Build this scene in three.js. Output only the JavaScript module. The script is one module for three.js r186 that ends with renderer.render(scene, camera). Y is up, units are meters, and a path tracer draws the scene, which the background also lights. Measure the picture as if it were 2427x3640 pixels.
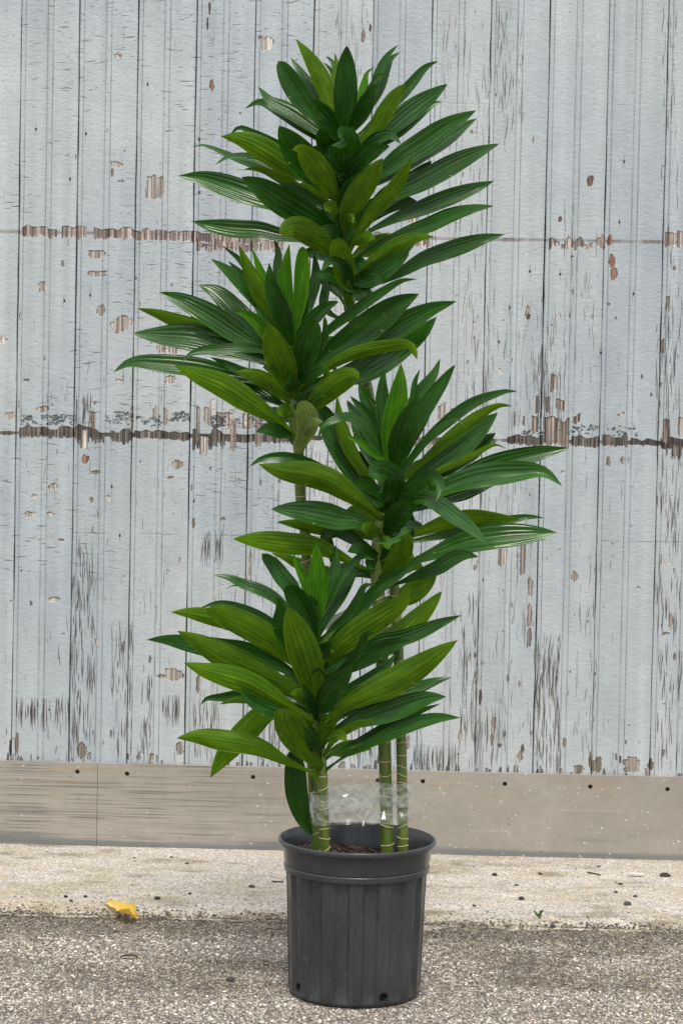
import * as THREE from 'three';
import { mergeGeometries } from 'three/addons/utils/BufferGeometryUtils.js';
import { Brush, Evaluator, SUBTRACTION } from 'three-bvh-csg';

// ------------------------------------------------------------------ camera, sky, sun, exposure
const scene = new THREE.Scene();
const camera = new THREE.PerspectiveCamera(29.31, 682 / 1024, 0.1, 200);
const YAW = 0.0246077, PITCH = 0.034866, ROLL = 0.0198814;
const camPos = new THREE.Vector3(0.0457, 0.97365, 3.45904);
const fwd = new THREE.Vector3(-Math.sin(YAW) * Math.cos(PITCH), -Math.sin(PITCH), -Math.cos(YAW) * Math.cos(PITCH));
const rt0 = new THREE.Vector3(Math.cos(YAW), 0, -Math.sin(YAW));
const up0 = new THREE.Vector3().crossVectors(rt0, fwd);
const rt = rt0.clone().multiplyScalar(Math.cos(ROLL)).addScaledVector(up0, Math.sin(ROLL));
const up = up0.clone().multiplyScalar(Math.cos(ROLL)).addScaledVector(rt0, -Math.sin(ROLL));
camera.position.copy(camPos);
camera.quaternion.setFromRotationMatrix(new THREE.Matrix4().makeBasis(rt, up, fwd.clone().negate()));
camera.updateMatrixWorld(true);

const renderer = new THREE.WebGLRenderer({ antialias: true });
renderer.toneMapping = THREE.LinearToneMapping;
renderer.toneMappingExposure = 1.62;
renderer.shadowMap.enabled = true;

// overcast sky: brighter overhead than at the horizon
{
  const W = 64, H = 32, d = new Float32Array(W * H * 4);
  for (let j = 0; j < H; j++) {
    const e = ((j + 0.5) / H - 0.5) * Math.PI, s = Math.sin(e);
    for (let i = 0; i < W; i++) {
      const o = (j * W + i) * 4, L = s > 0 ? (1 + 2 * s) / 3 * 1.1 : 0.2;
      d[o] = L * 0.965; d[o + 1] = L * 1.0; d[o + 2] = L * (s > 0 ? 1.045 : 0.96); d[o + 3] = 1;
    }
  }
  const t = new THREE.DataTexture(d, W, H, THREE.RGBAFormat, THREE.FloatType);
  t.mapping = THREE.EquirectangularReflectionMapping; t.magFilter = THREE.LinearFilter; t.needsUpdate = true;
  scene.background = t; scene.environment = t;
}
const sun = new THREE.DirectionalLight(0xfff6ea, 1.35);
sun.position.set(0.5, 6.6, 3.3); sun.target.position.set(0, 0.6, 0);
sun.castShadow = true; sun.shadow.radius = 32; sun.shadow.mapSize.set(2048, 2048);
Object.assign(sun.shadow.camera, { left: -2.5, right: 2.5, top: 2.5, bottom: -2.5, near: 0.5, far: 14 });
scene.add(sun, sun.target);

// ------------------------------------------------------------------ helpers
let seed = 12345;
const rnd = () => { seed = (seed + 0x6d2b79f5) | 0; let t = Math.imul(seed ^ (seed >>> 15), 1 | seed); t = (t + Math.imul(t ^ (t >>> 7), 61 | t)) ^ t; return ((t ^ (t >>> 14)) >>> 0) / 4294967296; };
const rr = (a, b) => a + (b - a) * rnd();
const clamp = (x, a = 0, b = 1) => (x < a ? a : x > b ? b : x);
const lerp = (a, b, t) => a + (b - a) * t;
const sst = (a, b, x) => { const t = clamp((x - a) / (b - a)); return t * t * (3 - 2 * t); };
const hash = (x, y) => { let h = Math.imul(x | 0, 374761393) + Math.imul(y | 0, 668265263) | 0; h = Math.imul(h ^ (h >>> 13), 1274126177); return ((h ^ (h >>> 16)) >>> 0) / 4294967296; };
function noise(x, y) {
  const xi = Math.floor(x), yi = Math.floor(y), fx = x - xi, fy = y - yi, u = fx * fx * (3 - 2 * fx), v = fy * fy * (3 - 2 * fy);
  const a = hash(xi, yi), b = hash(xi + 1, yi), c = hash(xi, yi + 1), d = hash(xi + 1, yi + 1);
  return a + (b - a) * u + (c - a) * v + (a - b - c + d) * u * v;
}
const fbm = (x, y, n = 4) => { let s = 0, a = 0.5, t = 0; for (let i = 0; i < n; i++) { s += a * noise(x, y); t += a; a *= 0.5; x = x * 2.03 + 17.1; y = y * 2.03 + 5.7; } return s / t; };

// measured points: pixel of the 2427 x 3640 survey photograph -> a point in the place, on a plane z = const or on the ground
const SW = 2427, SH = 3640, FP = SH / 2 / Math.tan(THREE.MathUtils.degToRad(29.31 / 2));
const rayDir = (sx, sy) => fwd.clone().addScaledVector(rt, (sx - SW / 2) / FP).addScaledVector(up, -(sy - SH / 2) / FP);
const atZ = (sx, sy, z) => { const d = rayDir(sx, sy); return d.multiplyScalar((z - camPos.z) / d.z).add(camPos); };
const onGround = (sx, sy, y = 0) => { const d = rayDir(sx, sy); return d.multiplyScalar((y - camPos.y) / d.y).add(camPos); };
const WALL_Z = -1.1273;
const onWall = (sx, sy) => atZ(sx, sy, WALL_Z);
const K = 1.54783;                                        // survey pixels per pixel of the 1568-wide reading copy
const atP = (px, py, z) => atZ(px * K, py * K, z);

function canvas(w, h) { const c = document.createElement('canvas'); c.width = w; c.height = h; return c; }
function dataTex(data, w, h, srgb, wrap = THREE.RepeatWrapping) {
  const t = new THREE.DataTexture(data, w, h, THREE.RGBAFormat, THREE.UnsignedByteType);
  t.magFilter = THREE.LinearFilter; t.minFilter = THREE.LinearMipmapLinearFilter; t.wrapS = t.wrapT = wrap;
  if (srgb) t.colorSpace = THREE.SRGBColorSpace;
  t.needsUpdate = true; return t;
}
function grey(f, w, h, wrap) { const d = new Uint8Array(w * h * 4); for (let i = 0; i < w * h; i++) { const v = clamp(f[i]) * 255; d[4 * i] = d[4 * i + 1] = d[4 * i + 2] = v; d[4 * i + 3] = 255; } return dataTex(d, w, h, false, wrap); }
const std = (o) => new THREE.MeshStandardMaterial(o);
const phy = (o) => new THREE.MeshPhysicalMaterial(o);
function add(parent, name, geo, mat) { const m = new THREE.Mesh(geo, mat); m.name = name; m.castShadow = m.receiveShadow = true; parent.add(m); return m; }
const used = {};
function numbered(n) { const k = (used[n] = (used[n] ?? -1) + 1); return k ? n + '_' + String(k).padStart(3, '0') : n; }
function tag(o, label, category, group, kind) { o.userData.label = label; if (category) o.userData.category = category; if (group) o.userData.group = group; if (kind) o.userData.kind = kind; return o; }
function thing(name, label, category, group) { const g = new THREE.Group(); g.name = numbered(name); scene.add(g); return tag(g, label, category, group); }

// ------------------------------------------------------------------ ground
const STRIP_Z = -0.50;                                    // where the pale concrete strip meets the asphalt
{
  // exposed-aggregate asphalt: chips of stone in a dark binder, one cell per chip
  const N = 2048, M = 1.6, cell = 0.0052, n = Math.round(M / cell), col = new Uint8Array(N * N * 4), hgt = new Float32Array(N * N);
  const pal = [[172, 165, 155], [156, 149, 139], [186, 179, 168], [140, 132, 123], [124, 116, 108], [160, 146, 131], [104, 97, 90], [206, 200, 191], [148, 135, 121], [132, 122, 111]];
  for (let y = 0; y < N; y++) for (let x = 0; x < N; x++) {
    const gx = x / N * n, gy = y / N * n, cx = Math.floor(gx), cy = Math.floor(gy);
    let d1 = 9, d2 = 9, id = 0;
    for (let j = -1; j <= 1; j++) for (let i = -1; i <= 1; i++) {
      const wx = (cx + i + n) % n, wy = (cy + j + n) % n, px = cx + i + hash(wx + 11, wy + 3) * 0.9, py = cy + j + hash(wx + 57, wy + 91) * 0.9;
      const d = Math.hypot(gx - px, gy - py) * (0.75 + 0.5 * hash(wx + 7, wy + 77));
      if (d < d1) { d2 = d1; d1 = d; id = wx * 4096 + wy; } else if (d < d2) d2 = d;
    }
    const e = sst(0.05, 0.28, d2 - d1), c = pal[Math.floor(hash(id, 5) * pal.length)], v = (0.86 + 0.28 * hash(id, 9)) * (0.94 + 0.12 * hash(x, y)), o = (y * N + x) * 4;
    col[o] = lerp(66, c[0] * v, e); col[o + 1] = lerp(62, c[1] * v, e); col[o + 2] = lerp(58, c[2] * v, e); col[o + 3] = 255;
    hgt[y * N + x] = e * (0.5 + 0.5 * hash(id, 31));
  }
  const map = dataTex(col, N, N, true), bump = grey(hgt, N, N);
  const mat = std({ map, bumpMap: bump, bumpScale: 0.002, roughness: 0.95 });
  const g = new THREE.PlaneGeometry(80, 80); g.rotateX(-Math.PI / 2);
  const uv = g.attributes.uv; for (let i = 0; i < uv.count; i++) uv.setXY(i, uv.getX(i) * 80 / M, uv.getY(i) * 80 / M);
  const m = add(scene, 'ground', g, mat); m.position.set(0, 0, 30); m.userData.kind = 'structure'; m.userData.label = 'grey speckled asphalt ground with worn stone chips showing';

  // chips standing proud of the asphalt where the photograph shows them singly
  const base = new THREE.IcosahedronGeometry(1, 0); const bp = base.attributes.position;
  for (let i = 0; i < bp.count; i++) { const k = 0.78 + 0.44 * hash(Math.round(bp.getX(i) * 50), Math.round(bp.getY(i) * 50 + bp.getZ(i) * 90)); bp.setXYZ(i, bp.getX(i) * k, bp.getY(i) * k, bp.getZ(i) * k); }
  base.computeVertexNormals();
  const stain = (x, z) => sst(0.30, 0.86, fbm(x * 6.1 + 3, z * 12 + 8, 5) + 0.30 * sst(-0.22, -0.46, z + 0.12 * (fbm(x * 9, z * 14, 4) - 0.5)) - 0.14 * sst(-0.10, 0.12, z + 0.1 * (fbm(x * 7 + 20, z * 9, 3) - 0.5)));
  const CNT = 76000, im = new THREE.InstancedMesh(base, std({ color: 0xffffff, roughness: 0.9 }), CNT), mt = new THREE.Matrix4(), q = new THREE.Quaternion(), e = new THREE.Euler(), c = new THREE.Color();
  for (let i = 0; i < CNT; i++) {
    let z = rr(STRIP_Z - 0.02, 0.34); const onStrip = rnd() < 0.045; if (onStrip) z = STRIP_Z + 0.035 - 0.30 * Math.pow(rnd(), 3.2); const  x = rr(-0.74, 0.74), s = 0.0010 + 0.0022 * Math.pow(rnd(), 1.9);
    if (Math.hypot(x, z) < 0.123 && true) { mt.makeTranslation(0, -1, 0); im.setMatrixAt(i, mt); im.setColorAt(i, c.setRGB(.1, .1, .1)); continue; }
    q.setFromEuler(e.set(rr(-0.4, 0.4), rr(0, 6.3), rr(-0.4, 0.4)));
    mt.compose(new THREE.Vector3(x, (onStrip ? 0.009 : 0) + s * rr(-0.1, 0.3), z), q, new THREE.Vector3(s * rr(0.9, 1.7), s * rr(0.5, 0.8), s * rr(0.8, 1.2)));
    im.setMatrixAt(i, mt);
    const p = pal[Math.floor(rnd() * pal.length)], d0 = stain(x, z), d = clamp(d0 * 0.55 + (rnd() < d0 * 0.8 ? 0.5 : 0)), v = (0.85 + 0.4 * rnd()) * lerp(1.0, 0.68, d);
    c.setRGB(clamp(p[0] * v / 255), clamp(p[1] * v * lerp(1, 0.97, d) / 255), clamp(p[2] * v * lerp(1, 0.92, d) / 255), THREE.SRGBColorSpace);
    im.setColorAt(i, c);
  }
  im.name = 'stone_chips'; im.castShadow = im.receiveShadow = true; scene.add(im);
  tag(im, 'loose grey and whitish stone chips covering the asphalt', 'gravel', null, 'stuff');
}
{
  // pale concrete strip along the wall, its front edge worn to an uneven line
  const N = 2048, MX = 1.7, MZ = 0.85, NZ = 1024, col = new Uint8Array(N * NZ * 4), hgt = new Float32Array(N * NZ);
  for (let y = 0; y < NZ; y++) for (let x = 0; x < N; x++) {
    const mx = x / N * MX, mz = y / NZ * MZ, o = (y * N + x) * 4;
    const sp = noise(mx * 420, mz * 420), sp2 = noise(mx * 250 + 40, mz * 250 + 9), big = fbm(mx * 5, mz * 8, 4), st = sst(0.5, 0.72, fbm(mx * 7 + 30, mz * 12 + 4, 4));
    let v = 190 + 66 * (sp - 0.5) + 48 * (sp2 - 0.5) + 26 * (big - 0.5);
    let r = v * 0.98, g = v * 0.945, b = v * 0.9;
    const pink = sst(0.55, 0.8, sp2); r += 8 * pink; b -= 3 * pink;
    if (noise(mx * 300 + 9, mz * 300 + 71) > 0.83) { const k = 0.62 + 0.2 * rnd(); r *= k; g *= k; b *= k; }
    if (sp > 0.9) { r += 24; g += 24; b += 22; }
    r *= 1 - 0.07 * st; g *= 1 - 0.075 * st; b *= 1 - 0.14 * st;
    const ye = sst(0.52, 0.80, fbm(mx * 9 + 60, mz * 26 + 4, 5) * (0.7 + 0.6 * sp) + 0.14 * sst(0.56, 0.69, mz)); r *= 1 - 0.03 * ye; g *= 1 - 0.045 * ye; b *= 1 - 0.09 * ye;      // yellow lichen-like staining, densest near the worn edge
    const di = sst(0.66, 0.80, fbm(mx * 11 + 9, mz * 22 + 70, 5) * (0.75 + 0.5 * sp2) + 0.16 * sst(0.58, 0.72, mz)) * 0.6; r = lerp(r, 118, di); g = lerp(g, 106, di); b = lerp(b, 92, di);      // dirt drifted from the asphalt
    col[o] = clamp(r, 0, 255); col[o + 1] = clamp(g, 0, 255); col[o + 2] = clamp(b, 0, 255); col[o + 3] = 255;
    hgt[y * N + x] = 0.55 * sp + 0.45 * sp2;
  }
  const map = dataTex(col, N, NZ, true, THREE.MirroredRepeatWrapping), bump = grey(hgt, N, NZ, THREE.MirroredRepeatWrapping);
  const mat = std({ map, bumpMap: bump, bumpScale: 0.0016, roughness: 0.94 });
  const nx = 220, nz = 14, pos = [], uv = [], idx = [];
  for (let j = 0; j <= nz; j++) for (let i = 0; i <= nx; i++) {
    const x = -2.2 + 4.4 * i / nx, edge = STRIP_Z + 0.13 * (fbm(x * 3.4 + 2, 1, 5) - 0.5) + 0.03 * (noise(x * 40, 7) - 0.5) - (x > 0.3 ? 0.03 * sst(0.3, 0.5, x) * fbm(x * 6, 9, 3) : 0);
    const t = j / nz, z = lerp(edge + 0.012, WALL_Z - 0.02, Math.pow(t, 1.3));
    const y = j === 0 ? -0.003 : j === 1 ? 0.006 : 0.009 + 0.004 * t + 0.0015 * (fbm(x * 20, z * 20, 2) - 0.5);
    pos.push(x, y, z); uv.push((x + 0.85) / MX, (z + 1.2) / MZ);
  }
  for (let j = 0; j < nz; j++) for (let i = 0; i < nx; i++) { const a = j * (nx + 1) + i, b = a + 1, d = a + nx + 1, f = d + 1; idx.push(a, b, f, a, f, d); }
  const g = new THREE.BufferGeometry(); g.setAttribute('position', new THREE.Float32BufferAttribute(pos, 3)); g.setAttribute('uv', new THREE.Float32BufferAttribute(uv, 2)); g.setIndex(idx); g.computeVertexNormals();
  const m = add(scene, 'pavement', g, mat); m.userData.kind = 'structure'; m.userData.label = 'pale worn concrete strip along the foot of the wall';
}

// ------------------------------------------------------------------ wall of painted beaded planks
const PX0 = -0.8355, PITCHX = 0.1366;
const seamX = (k) => PX0 + PITCHX * k;
const WX0 = -0.94, WTW = 1.75, WY0 = 0.12, WTH = 1.95;
const mid0 = PITCHX / 2;
const wallTex = (() => {
  const N = 2048, cW = canvas(N, N), cC = canvas(N, N), gW = cW.getContext('2d'), gC = cC.getContext('2d');
  const tx = (sx, sy) => { const p = onWall(sx, sy); return [(p.x - WX0) / WTW * N, (1 - (p.y - WY0) / WTH) * N]; };   // canvas pixel of a survey point
  const PPS = 0.772, PPV = 0.693;                         // canvas pixels per survey pixel across / down
  // bare wood: irregular patch with grain-following, ragged edges
  function patch(sx, sy, w, h, color, ragged = 0.25, a = 1) {
    const [x, y] = tx(sx, sy), W = w * PPS / 2, H = h * PPV / 2, n = 44, off = rnd() * 99;
    gW.globalAlpha = a; gW.fillStyle = dull(color); gW.beginPath();
    for (let i = 0; i <= n; i++) {
      const t = i / n * Math.PI * 2, k = 1 + ragged * (2 * fbm(Math.cos(t) * 2.2 + off, Math.sin(t) * 2.2 + off, 5) - 1) * 1.9;
      const sq = 1 / Math.pow(Math.pow(Math.abs(Math.cos(t)), 3) + Math.pow(Math.abs(Math.sin(t)), 3), 1 / 3);
      gW.lineTo(x + Math.cos(t) * W * k * lerp(1, sq, 0.6), y + Math.sin(t) * H * k * lerp(1, sq, 0.6));
    }
    gW.fill(); gW.globalAlpha = 1;
  }
  // stripped band between two survey points made of narrow upright strips
  function band(x0, y0, x1, y1, up_, dn, colors, gaps, jag = 6) {
    let n = Math.round((x1 - x0) / 3);
    for (let i = 0; i < n; i++) {
      const t = (i + 0.5) / n, sx = lerp(x0, x1, t), sy = lerp(y0, y1, t);
      if (gaps && fbm(sx * 0.018 + gaps, 4.4, 3) < 0.36) continue;
      const [x, y] = tx(sx, sy), U = (up_ + jag * (noise(sx * 0.05, 3) - 0.5) * 1.5) * PPV, D = (dn * 0.8 + jag * 0.8 * (noise(sx * 0.06, 9) - 0.3) + jag * 1.0 * (noise(sx * 0.3, 19) - 0.5)) * PPV;
      gW.fillStyle = dull(colors[Math.floor(noise(sx * 0.14, y0) * 0.999 * colors.length)]);
      gW.globalAlpha = 0.92; gW.fillRect(x - 1.3, y - U, 3.1, U + D);
    }
    gW.globalAlpha = 1;
  }
  // paint crack: a thin wavering line, tapered
  function crack(sx, sy, len, dir, th, alpha, color = '52,56,58', wob = 1) {
    let [x, y] = tx(sx, sy); const n = Math.max(3, Math.round(len / 7)), v = dir === 'v', off = rnd() * 500;
    for (let i = 0; i < n; i++) {
      const t = i / n, L = len / n * (v ? PPV : PPS), j = (fbm(off + i * 0.35, off, 2) - 0.5) * 3.2 * wob, nx = v ? x + j * 0.8 : x + L, ny = v ? y + L : y + j;
      gC.strokeStyle = `rgba(${color},${alpha * (0.6 + 0.4 * Math.sin(Math.PI * (t + 0.5 / n)))})`; gC.lineWidth = Math.max(0.7, th * Math.sin(Math.PI * (0.12 + 0.76 * t))); gC.beginPath(); gC.moveTo(x, y); gC.lineTo(nx, ny); gC.stroke(); x = nx; y = ny;
    }
  }
  const RED = ['#775549', '#a08272', '#bfab9c', '#86614f', '#b09787', '#684a3e'], BRN = ['#4c4038', '#6a594d', '#594c43', '#8a7767', '#3d342e', '#75645a'], TAN = ['#b7a593', '#a8937f', '#c6b7a7'], GRY = ['#8a8175', '#756b60', '#9a9185', '#6a6157'];
  const dull = (h) => { const n = parseInt(h.slice(1), 16), r = n >> 16, g = (n >> 8) & 255, b = n & 255, m = (r + g + b) / 3, f = (c) => Math.round(lerp(c, m, 0.45)); return `rgb(${f(r)},${f(g)},${f(b)})`; };
  const T = (a) => a[Math.floor(rnd() * a.length)];
  // upper and lower stripped bands: a thin continuous worn line under the broader stripping
  for (const [y0, y1, c, al, hgt2] of [[824, 862, '110,84,72', 0.32, 7], [1538, 1575, '66,55,48', 0.85, 9]]) for (let sx = -10; sx < 2440; sx += 3) { const f = fbm(sx * 0.03, y0, 4), [x, y] = tx(sx, lerp(y0, y1, sx / 2427)); gW.fillStyle = `rgba(${c},${clamp(al * (0.35 + 1.6 * (f - 0.25)))})`; gW.fillRect(x - 1, y - hgt2 * 0.35 * (0.6 + f), 3.4, hgt2 * (0.5 + f)); }
  band(80, 823, 545, 832, 16, 20, RED, 3.1, 12); band(480, 834, 700, 838, 14, 22, RED, 0, 6); band(690, 838, 1010, 846, 12, 24, RED, 0, 8);
  band(1330, 850, 1620, 858, 14, 22, RED, 5.2, 18); band(1950, 862, 2190, 864, 8, 12, RED, 8.8, 22); band(2362, 855, 2400, 856, 22, 20, RED, 0, 10); band(2404, 850, 2427, 852, 28, 36, RED, 0, 10);
  band(700, 846, 1010, 850, -10, 46, RED, 14.2, 20);
  // faint grey line of the band elsewhere
  gW.globalAlpha = 0.16; gW.strokeStyle = '#6d6f6e'; gW.lineWidth = 9; gW.beginPath(); gW.moveTo(...tx(0, 822)); gW.lineTo(...tx(2427, 862)); gW.stroke(); gW.globalAlpha = 1;
  // lower stripped band, darker
  band(0, 1533, 62, 1534, 12, 14, BRN, 2.2, 8); band(70, 1535, 262, 1538, 16, 22, BRN, 0, 12); band(266, 1536, 372, 1542, 10, 24, BRN, 0, 26); band(395, 1544, 470, 1545, 12, 30, BRN, 0, 16);
  band(478, 1540, 672, 1552, 12, 18, BRN, 0, 6); band(685, 1552, 800, 1556, 14, 26, BRN, 0, 40); band(800, 1556, 1060, 1560, 12, 16, BRN, 0, 8); band(1300, 1568, 1500, 1570, 8, 16, BRN, 5.5, 20);
  band(1500, 1566, 1760, 1572, 10, 12, BRN, 4.4, 10); band(1750, 1562, 1930, 1568, 14, 16, BRN, 2.1, 12); band(1932, 1556, 2020, 1568, 74, 22, ['#6f5846', '#a3897a', '#7d6655', '#b9a493', '#5a473b'], 0, 16); band(2030, 1566, 2128, 1572, 16, 20, BRN, 0, 8); band(2138, 1566, 2228, 1572, 16, 18, BRN, 0, 8);
  band(2240, 1570, 2345, 1574, 8, 10, ['#4a4542', '#3c3835', '#5a544f'], 0, 8); band(2346, 1572, 2427, 1576, 14, 22, ['#4a3a31', '#3b2e27', '#5b4a40'], 0, 10);
  band(2352, 1550, 2376, 1552, 46, 10, RED, 0, 20); band(2408, 1540, 2427, 1542, 56, 10, TAN, 0, 12); band(2385, 1590, 2420, 1592, 0, 44, BRN, 0, 22);
  // residue above the lower band: dark broken print-like remains
  for (const [a, b, y] of [[75, 168, 1490], [168, 262, 1490], [375, 470, 1482], [482, 572, 1495], [600, 672, 1480], [745, 800, 1495], [1850, 1930, 1535], [2010, 2110, 1525], [2150, 2260, 1530], [820, 1000, 1498]]) for (let i = 0; i < 150; i++) {
    const sx = rr(a, b), sy = y + rr(-22, 26) * (0.6 + 0.4 * noise(sx * 0.1, 5)); if (fbm(sx * 0.05, sy * 0.05, 3) < 0.47) continue;
    const [x, y2] = tx(sx, sy); gC.fillStyle = `rgba(58,62,66,${rr(0.35, 0.8)})`; gC.fillRect(x, y2, rr(2, 8), rr(1.2, 4));
  }
  gC.strokeStyle = 'rgba(104,96,92,0.75)'; gC.lineWidth = 2.2; for (const [sx, sy, r] of [[632, 1480, 7], [825, 1478, 14], [876, 1480, 11], [812, 1490, 16], [906, 1492, 12], [1985, 1510, 15]]) { const [x, y] = tx(sx, sy); gC.beginPath(); gC.ellipse(x, y, r * 0.7, r, 0, 0.4, 5.6); gC.stroke(); }
  for (const [sx, w, y0, h] of [[470, 10, 1500, 110], [590, 16, 1490, 70], [705, 12, 1520, 140], [735, 18, 1480, 80], [755, 14, 1470, 90], [790, 40, 1500, 60], [812, 34, 1500, 70], [880, 34, 1498, 66], [830, 20, 1560, 120], [725, 26, 1590, 90], [920, 22, 1540, 150], [550, 12, 1475, 50], [300, 26, 1570, 70], [330, 20, 1500, 60], [1900, 22, 1510, 70], [1908, 8, 1440, 80], [1968, 24, 1370, 70], [1945, 14, 1440, 56], [1990, 30, 1440, 50], [1860, 8, 1500, 40], [1830, 7, 1500, 60], [2050, 26, 1490, 24], [2205, 24, 1476, 10], [2352, 12, 1235, 44], [2372, 14, 1080, 32], [1858, 18, 1990, 170], [1785, 30, 1985, 70], [1570, 26, 1470, 70], [1610, 18, 1480, 50]])
    band(sx - w / 2, y0 - h / 2, sx + w / 2, y0 - h / 2, 0, h, sx > 1850 ? RED.concat(TAN) : TAN.concat(BRN[3]), 0, 14);
  // single flaked patches
  for (const [sx, sy, w, h, c] of [[552, 668, 66, 80, '#a8978a'], [421, 200, 28, 16, '#a89a8c'], [415, 586, 40, 22, '#b9a999'], [400, 614, 8, 30, '#8b6b58'], [430, 646, 22, 9, '#b3a192'], [345, 905, 66, 28, '#b09c8a'], [346, 975, 62, 26, '#a3968a'], [752, 303, 18, 40, '#8f5f48'], [950, 155, 44, 50, '#cdbfae'], [925, 135, 20, 14, '#b19f8d'], [745, 30, 8, 46, '#5f3b2e'], [738, 85, 6, 44, '#5f3b2e'], [710, 685, 8, 14, '#8a4a35'],
    [150, 1020, 26, 34, '#c5b5a2'], [430, 1153, 66, 56, '#aa9c8d'], [468, 1144, 20, 24, '#c5aa98'], [360, 1103, 30, 36, '#9c8b7a'], [12, 1208, 28, 22, '#c2b3a1'], [95, 1352, 22, 10, '#8a8178'], [36, 1478, 36, 24, '#c3b19d'], [150, 1455, 44, 22, '#ad9c8b'], [425, 1352, 26, 10, '#a89b8e'], [305, 1633, 22, 32, '#96644f'], [340, 1680, 28, 14, '#aa9a88'], [635, 1653, 44, 32, '#bba893'], [608, 1698, 22, 10, '#8f857a'], [192, 1731, 36, 22, '#b6a693'], [326, 1778, 12, 22, '#9b6f5a'], [384, 1772, 18, 20, '#c4b2a2'], [107, 1828, 38, 20, '#b5a694'], [180, 1828, 22, 14, '#c0b3a2'], [122, 1764, 20, 14, '#b4a392'], [218, 1919, 22, 8, '#9b8671'], [690, 1782, 6, 10, '#7b3b31'], [688, 1860, 10, 34, '#7a6154'], [793, 1845, 20, 12, '#b3a391'],
    [600, 1240, 80, 40, '#bda394'], [605, 1350, 34, 28, '#c2aa98'], [192, 2131, 42, 14, '#cbbfae'], [617, 2398, 62, 40, '#a89a88'], [575, 2405, 40, 12, '#9b8b78'], [705, 2430, 14, 60, '#a29484'], [534, 2345, 8, 26, '#8b8277'], [60, 2645, 14, 70, '#8c7c68'], [38, 2660, 8, 60, '#574a3d'], [295, 2670, 36, 56, '#8e8270'], [318, 2690, 14, 30, '#a39a89'], [495, 2695, 18, 20, '#8f8474'], [540, 2692, 18, 24, '#a89c8b'], [640, 2660, 24, 46, '#8c8577'], [455, 2690, 8, 24, '#6e5442'], [440, 2300, 12, 40, '#8f867a'],
    [2097, 642, 20, 38, '#8b553c'], [1989, 780, 12, 18, '#7d4231'], [2173, 930, 20, 44, '#8a503c'], [2180, 975, 24, 44, '#9a6248'], [2140, 855, 14, 44, '#b58a72'], [2165, 855, 18, 34, '#9b5f49'], [2395, 955, 10, 16, '#a66b55'], [2160, 1640, 16, 32, '#80705f'], [2210, 1635, 12, 28, '#85756a'], [1762, 338, 6, 12, '#a5705c'], [1874, 1110, 14, 54, '#c0a88f'], [1877, 1125, 14, 26, '#5d4a3c'], [2163, 1082, 8, 10, '#6e5d52'], [1778, 1320, 14, 20, '#c8bcab'],
    [2041, 2050, 24, 34, '#a5917f'], [1687, 2018, 14, 22, '#a5907e'], [1885, 2085, 16, 60, '#9d9086'], [1882, 2190, 18, 80, '#a39184'], [1879, 2270, 16, 60, '#958a80'], [1753, 2575, 18, 60, '#a99784'], [1748, 2630, 12, 40, '#8f7b68'], [1775, 2650, 14, 14, '#7b5b48'], [1847, 2690, 20, 36, '#a3927f'], [1856, 2660, 12, 30, '#7c6552'], [1690, 2410, 12, 44, '#9c8c7c'], [1705, 2480, 10, 50, '#7e6a5c'], [1635, 2618, 14, 44, '#9c8b78'], [1688, 2330, 8, 18, '#7a5d4c'], [2005, 2640, 12, 40, '#93816e'], [2055, 2735, 34, 34, '#9a8c77'], [2120, 2720, 40, 56, '#8f7f6c'], [2096, 2700, 10, 50, '#6b5646'], [2245, 2720, 56, 58, '#9c8f7b'], [2222, 2712, 20, 20, '#b1a28d'], [2310, 2720, 20, 40, '#84735f'], [2203, 2700, 8, 26, '#574839'], [2382, 2205, 14, 56, '#a1917f'], [2365, 2252, 26, 10, '#8d7a69'], [2395, 2335, 10, 24, '#a59582'],
    [1120, 1050, 12, 36, '#9f8876'], [1240, 1520, 8, 60, '#9c8979'], [980, 2005, 10, 60, '#b59a8a'], [890, 2030, 10, 130, '#b3988a'], [1500, 1470, 26, 54, '#ab9787'], [1345, 2700, 10, 30, '#7b6c5e'], [1450, 2640, 12, 46, '#8d7f70'], [1470, 770, 44, 54, '#b69f8d'], [1010, 700, 6, 40, '#77594b'], [1290, 130, 12, 40, '#8b6d5d'], [1316, 100, 8, 24, '#80604f']]) patch(sx, sy, w, h, c, 0.3);
  // ragged wood along the foot of the planks
  for (let k = 0; k < 90; k++) { const sx = rr(0, 2427), b = 2706 + sx * 0.0242; if (fbm(sx * 0.012, 8, 2) < 0.45) continue; patch(sx, b - rr(2, 12), rr(4, 12), rr(10, 44), T(GRY), 0.35, 0.9); }
  // strongly weathered streaks where the paint has worn off along the grain
  for (const [a, b, y0, y1, n] of [[255, 340, 2000, 2700, 95], [505, 540, 2380, 2700, 26], [395, 470, 2200, 2700, 46], [1905, 1990, 2240, 2740, 130], [2330, 2420, 1050, 2740, 150], [1630, 1700, 2100, 2740, 60], [1460, 1640, 2640, 2730, 46], [690, 780, 2450, 2690, 40], [905, 1000, 2480, 2720, 40], [270, 335, 1390, 1560, 34], [1905, 2010, 1200, 1540, 40], [1000, 1120, 2660, 2720, 30], [1240, 1330, 2430, 2720, 40], [1100, 1200, 1560, 1800, 20], [60, 180, 2480, 2560, 46], [200, 245, 2480, 2540, 16], [575, 640, 2470, 2540, 26], [715, 790, 1880, 2000, 28], [275, 330, 1900, 2200, 30], [1700, 1800, 2480, 2720, 20]])
    for (let i = 0; i < n; i++) { const sx = rr(a, b), L = rr(14, 90), sy = rr(y0, Math.max(y0 + 1, y1 - L)); crack(sx, sy, L * 1.4, 'v', rr(0.9, 2.3), rr(0.6, 1), T(['52,47,42', '70,62,54', '58,56,54', '40,37,35']), 0.9); }
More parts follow.
